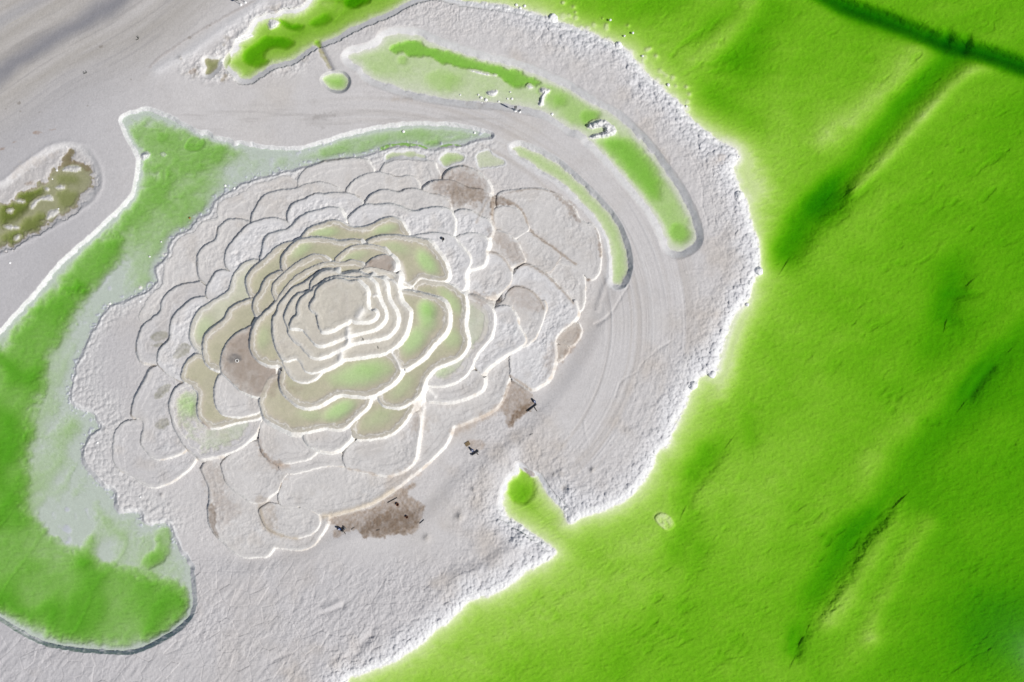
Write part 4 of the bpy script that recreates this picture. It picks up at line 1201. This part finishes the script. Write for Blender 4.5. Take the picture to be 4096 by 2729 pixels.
# ---------------------------------------------------------------- things standing about
M_SALT = noisy("salt_lump", (.80, .80, .80), (.88, .88, .87), 6, .9, .8)
M_BLACK = noisy("black_plastic", (.012, .013, .015), (.03, .03, .032), 12, .5)
M_STEEL = noisy("dull_steel", (.20, .21, .22), (.32, .33, .34), 8, .45, .2, .6)
M_BLUE = noisy("blue_paint", (.05, .12, .38), (.09, .18, .48), 9, .4, .1)
M_RUST = noisy("rust", (.12, .04, .015), (.28, .10, .03), 14, .9)
M_WOOD = noisy("weathered_wood", (.16, .115, .06), (.25, .18, .10), 7, .85)
M_DARKW = noisy("dark_wet_wood", (.05, .045, .04), (.09, .08, .07), 7, .8)
M_GREYP = noisy("grey_print", (.10, .11, .12), (.20, .21, .22), 9, .6, 0)
M_WHITE = noisy("white_paint", (.72, .72, .71), (.80, .80, .79), 9, .7, .1)
M_CONC = noisy("pale_concrete", (.60, .59, .57), (.70, .69, .67), 7, .9, .5)
M_TWIG = noisy("dead_twigs", (.04, .045, .035), (.08, .085, .06), 9, .9)
M_BUOY = noisy("orange_float", (.30, .13, .02), (.38, .18, .03), 5, .6)


class MB:
    """collects simple shapes into one mesh"""
    def __init__(self):
        self.b = bmesh.new()

    def box(self, c, size, rot=None, bevel=.008):
        m = Matrix.Translation(c) @ (rot.to_4x4() if rot else Matrix.Identity(4)) @ Matrix.Diagonal((*size, 1))
        g = bmesh.ops.create_cube(self.b, size=1, matrix=m)
        if bevel:
            e = list({e for v in g['verts'] for e in v.link_edges})
            bmesh.ops.bevel(self.b, geom=e, offset=bevel, segments=2, affect='EDGES')
        return self

    def tube(self, path, r, r2=None, n=10):
        r2 = r if r2 is None else r2
        path = [Vector(p) for p in path]
        rings = []
        for i, p in enumerate(path):
            d = (path[min(i + 1, len(path) - 1)] - path[max(i - 1, 0)]).normalized()
            u = d.cross(Vector((0, 0, 1)) if abs(d.z) < .9 else Vector((1, 0, 0))).normalized()
            v = d.cross(u)
            rr = r + (r2 - r) * i / max(len(path) - 1, 1)
            rings.append([self.b.verts.new(p + (u * math.cos(a) + v * math.sin(a)) * rr) for a in [2 * math.pi * k / n for k in range(n)]])
        for a, c in zip(rings, rings[1:]):
            for k in range(n):
                self.b.faces.new((a[k], a[(k + 1) % n], c[(k + 1) % n], c[k]))
        self.b.faces.new(rings[0][::-1])
        self.b.faces.new(rings[-1])
        return self

    def lathe(self, prof, c=(0, 0, 0), n=20):
        rings = []
        for r, z in prof:
            rings.append([self.b.verts.new((c[0] + r * math.cos(2 * math.pi * k / n), c[1] + r * math.sin(2 * math.pi * k / n), c[2] + z)) for k in range(n)])
        for a, d in zip(rings, rings[1:]):
            for k in range(n):
                self.b.faces.new((a[k], a[(k + 1) % n], d[(k + 1) % n], d[k]))
        self.b.faces.new(rings[0][::-1])
        self.b.faces.new(rings[-1])
        return self

    def blob(self, r, seed, squash=.75, rough=.28, c=(0, 0, 0)):
        rnd = random.Random(seed)
        g = bmesh.ops.create_icosphere(self.b, subdivisions=4, radius=1)
        k = [(Vector((rnd.gauss(0, 1), rnd.gauss(0, 1), rnd.gauss(0, 1))).normalized(), rnd.uniform(.25, .6)) for _ in range(26)]
        for v in g['verts']:
            n = v.co.normalized()
            h = 0
            for d, w in k:
                q = (n - d).length / w
                if q < 1:
                    h = max(h, math.sqrt(1 - q * q) * w)
            f = (1 - rough * .5) + rough * h * 1.6
            v.co = Vector((n.x * f * r, n.y * f * r, n.z * f * r * squash)) + Vector(c)
        return self

    def build(self, name, mat, parent=None, smooth=True):
        bmesh.ops.recalc_face_normals(self.b, faces=self.b.faces)
        me = bpy.data.meshes.new(name)
        self.b.to_mesh(me)
        self.b.free()
        if smooth:
            me.shade_smooth()
        me.materials.append(mat)
        o = bpy.data.objects.new(name, me)
        col.objects.link(o)
        if parent:
            o.parent = parent
        return o


def px(dx, dy, z=0):
    """offset in photo pixels -> metres"""
    return Vector((dx * S, -dy * S, z))


# notice boards beside the road
def notice_board(x, y, h, w, bh, rz, label, tri):
    t = empty("notice_board", ground_at(x, y), rz)
    tag(t, label, "sign", "notice boards on posts")
    MB().blob(.24, int(x), .7, .3, (0, 0, .06)).build("base", M_SALT, t)
    MB().tube([(0, 0, 0), (0, 0, h - bh * .5)], .035).build("post", M_STEEL, t)
    b_ = MB().box((0, -.06, h - bh / 2), (w, .04, bh)).build("board", M_BLACK, t, False)
    MB().box((0, -.086, h - bh * .80), (w * .8, .008, bh * .30), None, .002).build("text_panel", M_GREYP, b_, False)
    if tri:
        m = MB()
        zt, s_ = h - bh * .34, w * .30
        f = [m.b.verts.new((-s_, -.087, zt - s_ * .7)), m.b.verts.new((s_, -.087, zt - s_ * .7)), m.b.verts.new((0, -.087, zt + s_ * 1.1))]
        k = [m.b.verts.new((v.co.x, -.081, v.co.z)) for v in f]
        m.b.faces.new(f)
        m.b.faces.new(k[::-1])
        for a in range(3):
            m.b.faces.new((f[a], k[a], k[(a + 1) % 3], f[(a + 1) % 3]))
        m.build("warning_mark", M_WHITE, b_, False)
    return t


notice_board(2060.5, 443, 2.7, .42, 1.35, .15, "tall black notice board with a white triangle on a post by the upper pond", True)
notice_board(2079, 447, 1.5, .34, .7, .1, "small grey notice board on a short post right of the tall black one", False)
notice_board(963, 18, 2.3, .5, .7, .3, "dark board on a post at the top edge beside the dirt road", False)
notice_board(980, 9, 2.3, .5, .7, .3, "second dark post at the very top edge, right of its twin", False)


# three pumps with black pipes among the brown dirt
def pump(x, y, bar, outlet, motor, elbow, label):
    t = empty("water_pump", ground_at(x, y))
    tag(t, label, "pump", "blue and black pumps on the brown dirt")
    a, c = px(*bar[0], .18), px(*bar[1], .18)
    b_ = MB().tube([a, (a + c) / 2 + Vector((0, 0, .03)), c], bar[2]).build("pipe", M_BLACK, t)
    for q in (.03, .97):
        p = a.lerp(c, q)
        d = (c - a).normalized() * .05
        MB().tube([p - d, p + d], bar[2] * 1.45).build("flange", M_STEEL, b_)
    o0, o1 = px(*outlet[0], .2), px(*outlet[1], .04)
    MB().tube([o0, o0.lerp(o1, .5) + Vector((0, 0, .05)), o1], .055, .075).build("outlet_hose", M_DARKW, t)
    e = [px(*q, .2) for q in elbow]
    MB().tube(e, .09).build("elbow_pipe", M_BLACK, t)
    mc = px(*motor, 0)
    d = (px(*motor) - px(*elbow[0])).normalized()
    mt = MB()
    mt.tube([mc - d * .2 + Vector((0, 0, .34)), mc + d * .2 + Vector((0, 0, .34))], .15, n=16)
    for k in range(7):
        q = mc + d * (-.18 + .06 * k) + Vector((0, 0, .34))
        mt.tube([q - d * .012, q + d * .012], .18, n=16)
    mo = mt.build("motor", M_BLUE, t)
    MB().box(mc + Vector((0, 0, .54)), (.16, .14, .10)).build("terminal_box", M_WHITE, mo, False)
    MB().tube([mc + d * .2 + Vector((0, 0, .34)), mc + d * .42 + Vector((0, 0, .33))], .17, .15, 16).build("fan_cover", M_BLACK, t)
    MB().box(mc + Vector((0, 0, .09)), (.42, .3, .18)).build("mount", M_BLACK, t, False)


pump(2135, 1622, ((-27, 22), (9, -5), .10), ((1, 4), (15, 27)), (1.5, -17), [(9, -5), (5, -12), (2, -15)], "pump with a long bent black pipe beside the dark brown dirt, right of the others")
pump(1896, 1812, ((-10, 7), (18, -9), .15), ((10, -3), (17, 7)), (-7, -11), [(1, 0), (-3, -5), (-5, -8)], "pump with a thick straight black pipe beside the square wooden board")
pump(1372, 2116, ((-6, 8), (8, -6), .19), ((1, 5), (13, 24)), (-14, -2), [(0, 0), (-5, -1), (-9, -2)], "pump with a short stubby black pipe, nearest the bottom of the picture")

# tub and block on the white grey terrace
t = empty("plastic_tub", ground_at(1773, 955))
tag(t, "black round plastic tub standing on the crusted terrace", "tub")
MB().lathe([(.17, 0), (.20, .1), (.225, .42), (.245, .44), (.245, .47), (.215, .47), (.19, .14), (.02, .13)]).build("body", M_BLACK, t)
MB().tube([(-.23, 0, .45), (-.15, .1, .58), (0, .12, .62), (.15, .1, .58), (.23, 0, .45)], .012).build("handle", M_STEEL, t)
o = MB().box((0, 0, .11), (.28, .25, .22), Matrix.Rotation(.2, 3, 'Z'), .03).build("salt_block", M_WHITE, None, False)
o.location = ground_at(1774, 965)
tag(o, "small square white block beside the black tub", "block")

# loose black pipes, cans, board, stick
for i, (a, c, r, lab) in enumerate([((1549, 2010), (1587, 1989), .06, "long black pipe lying in the brown dirt under the tan bank"),
                                    ((1677, 2093), (1695, 2077), .055, "short black pipe at the right edge of the brown dirt")]):
    p, q = ground_at(*a) + Vector((0, 0, r + .02)), ground_at(*c) + Vector((0, 0, r + .02))
    m = (p + q) / 2
    o = MB().tube([p - m, (p - m) * .3 + Vector((0, 0, .012)), (q - m) * .5, q - m], r, r, 14).build("black_pipe", M_BLACK)
    o.location = m
    tag(o, lab, "pipe", "black pipes in the dirt")
for x, y, s_, lab in [(1590, 2016, 1.0, "rusty open can in the brown dirt below the long pipe"), (1628, 2068, .85, "smaller rusty can near the right end of the brown dirt")]:
    t = empty("rusty_can", ground_at(x, y) - Vector((0, 0, .02)), .6)
    tag(t, lab, "can", "rusty cans in the dirt")
    MB().lathe([(.2 * s_, 0), (.24 * s_, .04), (.25 * s_, .34 * s_), (.27 * s_, .36 * s_), (.25 * s_, .38 * s_), (.22 * s_, .36 * s_), (.2 * s_, .1), (.02, .08)]).build("shell", M_RUST, t)
    MB().lathe([(.02, .10), (.2 * s_, .11), (.2 * s_, .125), (.02, .13)]).build("dark_water", M_BLACK, t)
g = ground_at(1869, 1774)
t = empty("wooden_board", g + Vector((0, 0, .07)), math.radians(31))
tag(t, "square brown wooden board lying on the salt beside the pump", "board")
for k in range(4):
    MB().box((0, -.255 + .17 * k, .03), (.86 + .03 * (k % 2), .16, .04), None, .006).build("plank", M_WOOD, t, False)
MB().box((-.3, 0, -.015), (.08, .66, .045)).build("batten", M_WOOD, t, False)
MB().box((.3, 0, -.015), (.08, .66, .045)).build("batten", M_WOOD, t, False)
g = ground_at(2125, 1738)
o = MB().tube([(-.28, -.17, .05), (-.1, -.03, .07), (.1, .07, .06), (.29, .14, .05)], .03, .02, 8).build("stick", M_DARKW)
o.location = g
tag(o, "short bent dark stick lying on the pale flat", "stick")
for a, c, z, lab in [((1505, 2123), (1520, 2118), .12, "dark plank end in the lower edge of the brown dirt"), ((1405, 2117), (1418, 2108), .08, "thin dark branch beside the lowest pump")]:
    p, q = ground_at(*a), ground_at(*c)
    m = (p + q) / 2
    o = MB().tube([p - m + Vector((0, 0, z)), Vector((.02, .02, z + .03)), q - m + Vector((0, 0, z))], .04, .025, 8).build("stick", M_DARKW)
    o.location = m
    tag(o, lab, "stick")

# well head in the brown terrace
t = empty("well_head", ground_at(947, 1442))
tag(t, "small white ring well head with a dark slot in the brown terrace", "well head")
MB().lathe([(.36, -.15), (.34, .10), (.28, .15), (.22, .13), (.20, -.05), (.02, -.06)]).build("ring", M_CONC, t)
MB().box((0, 0, .0), (.34, .10, .07), Matrix.Rotation(-.78, 3, 'Z'), .01).build("slot", M_BLACK, t, False)
# float on the moat
o = MB().lathe([(.03, -.14), (.12, -.10), (.17, 0), (.12, .10), (.04, .14)], n=16).build("mooring_float", M_BUOY)
o.location = (ground_at(760, 873).x, ground_at(760, 873).y, .11)
tag(o, "small orange brown float on the pale green moat near the crust", "float")


# twiggy dead plants
def twigs(x, y, n, h, lab, group, seed):
    rnd = random.Random(seed)
    m = MB()
    for k in range(n):
        a = rnd.uniform(0, 6.28)
        l = h * rnd.uniform(.6, 1.1)
        p1 = Vector((math.cos(a) * l * .4, math.sin(a) * l * .4, l * .5))
        p2 = Vector((math.cos(a + .3) * l * .8, math.sin(a + .3) * l * .8, l * rnd.uniform(.5, .9)))
        m.tube([(0, 0, -.03), p1, p2], .03, .012, 6)
        m.tube([p1, p1 + Vector((math.cos(a - .8) * l * .35, math.sin(a - .8) * l * .35, l * .2))], .02, .01, 5)
    o = m.build("dead_shrub", M_TWIG)
    o.location = ground_at(x, y)
    tag(o, lab, "shrub", group)


twigs(551, 156, 7, .55, "dark dead shrub on the dirt road, the upper of two", "dead shrubs", 1)
twigs(342, 291, 7, .55, "dark dead shrub on the dirt road, the lower of two", "dead shrubs", 2)
twigs(1450.5, 1358, 6, .35, "tiny dark tuft on the second white step below the summit", "dead shrubs", 3)
twigs(1510.5, 1389.5, 7, .38, "tiny dark tuft on the third white step below the summit", "dead shrubs", 4)


# loose lumps of salt
def lump_at(x, y, r, z, lab, group, seed, squash=.75):
    g = ground_at(x, y)
    o = MB().blob(r, seed, squash, .3).build("salt_boulder", M_SALT)
    o.location = (g.x, g.y, max(g.z, z))
    o.rotation_euler = (0, 0, seed * 1.3)
    tag(o, lab, "salt boulder", group)


BIG = "big salt boulders on the lake shore"
for i, (x, y, r, lab) in enumerate([
        (2772, 1542, .80, "big round white salt boulder, the lower of a pair at the lake edge"),
        (2848, 1494, .72, "big knobbly white salt boulder, the upper of a pair at the lake edge"),
        (3036, 1083, .74, "round white salt boulder sticking out farthest into the green lake"),
        (2955, 783, .80, "wide white salt boulder on the shore below the sandy headland"),
        (2473, 181, .62, "white salt boulder on the upper shore, right of the long salt heap"),
        (2209, 76, .85, "long white salt heap on the shore near the top of the picture"),
        (2998, 1133, .52, "medium white salt boulder just below the farthest one"),
        (2992, 1183, .40, "small white salt boulder at the lake edge, second below the farthest one"),
        (2986, 1217, .33, "small white salt ball standing alone in the green water")]):
    lump_at(x, y, r, .05, lab, BIG, 20 + i, .7)
LK = "small salt lumps in the lake shallows"
for i, (x, y, r) in enumerate([(2673, 340, .26), (2065, 22, .24), (2081, 31, .26), (2098, 26, .24), (2568, 226, .2), (2956, 628, .2), (2530, 135, .2), (2438, 85, .2), (2495, 147, .18), (2745, 425, .2)]):
    lump_at(x, y, r, .02, "small white salt lump standing in the green shallows of the upper lake shore", LK, 40 + i)
PD = "small salt lumps in the pale upper pond"
for i, (x, y, r) in enumerate([(1943, 400, .3), (1923.5, 391, .24), (1913.5, 380, .16), (2030, 396, .16), (2041, 368, .15), (1841, 379, .15), (1926, 410, .16), (1995, 405, .17), (2047, 394, .22)]):
    lump_at(x, y, r, .1, "small white salt lump in the pale shallows near the notice boards", PD, 60 + i)
lump_at(2207, 456, .24, .1, "small white salt lump at the road side of the curved pond", None, 80)
lump_at(1614, 526, .24, .08, "white salt lump in the pale strip of water, left of its twin", "salt lumps in the moat strip", 81)
lump_at(1897, 532, .22, .08, "white salt lump in the pale strip of water, near its right end", "salt lumps in the moat strip", 82)
for i, (x, y, r) in enumerate([(227, 680, .2), (211, 716, .12), (235, 836, .14), (38, 1050, .2)]):
    lump_at(x, y, r, .25, "small white salt lump in the murky brown green pond", "salt lumps in the murky pond", 90 + i)
for i, (x, y, r) in enumerate([(902, 743, .2), (936, 753, .24), (645, 968, .14), (600, 1027, .16), (560, 1205, .2), (440, 1213, .2), (388, 1770, .2), (560, 1988, .18)]):
    lump_at(x, y, r, .08, "small white salt crumb in the moat beside the crumbling crust", "salt crumbs in the moat", 100 + i)
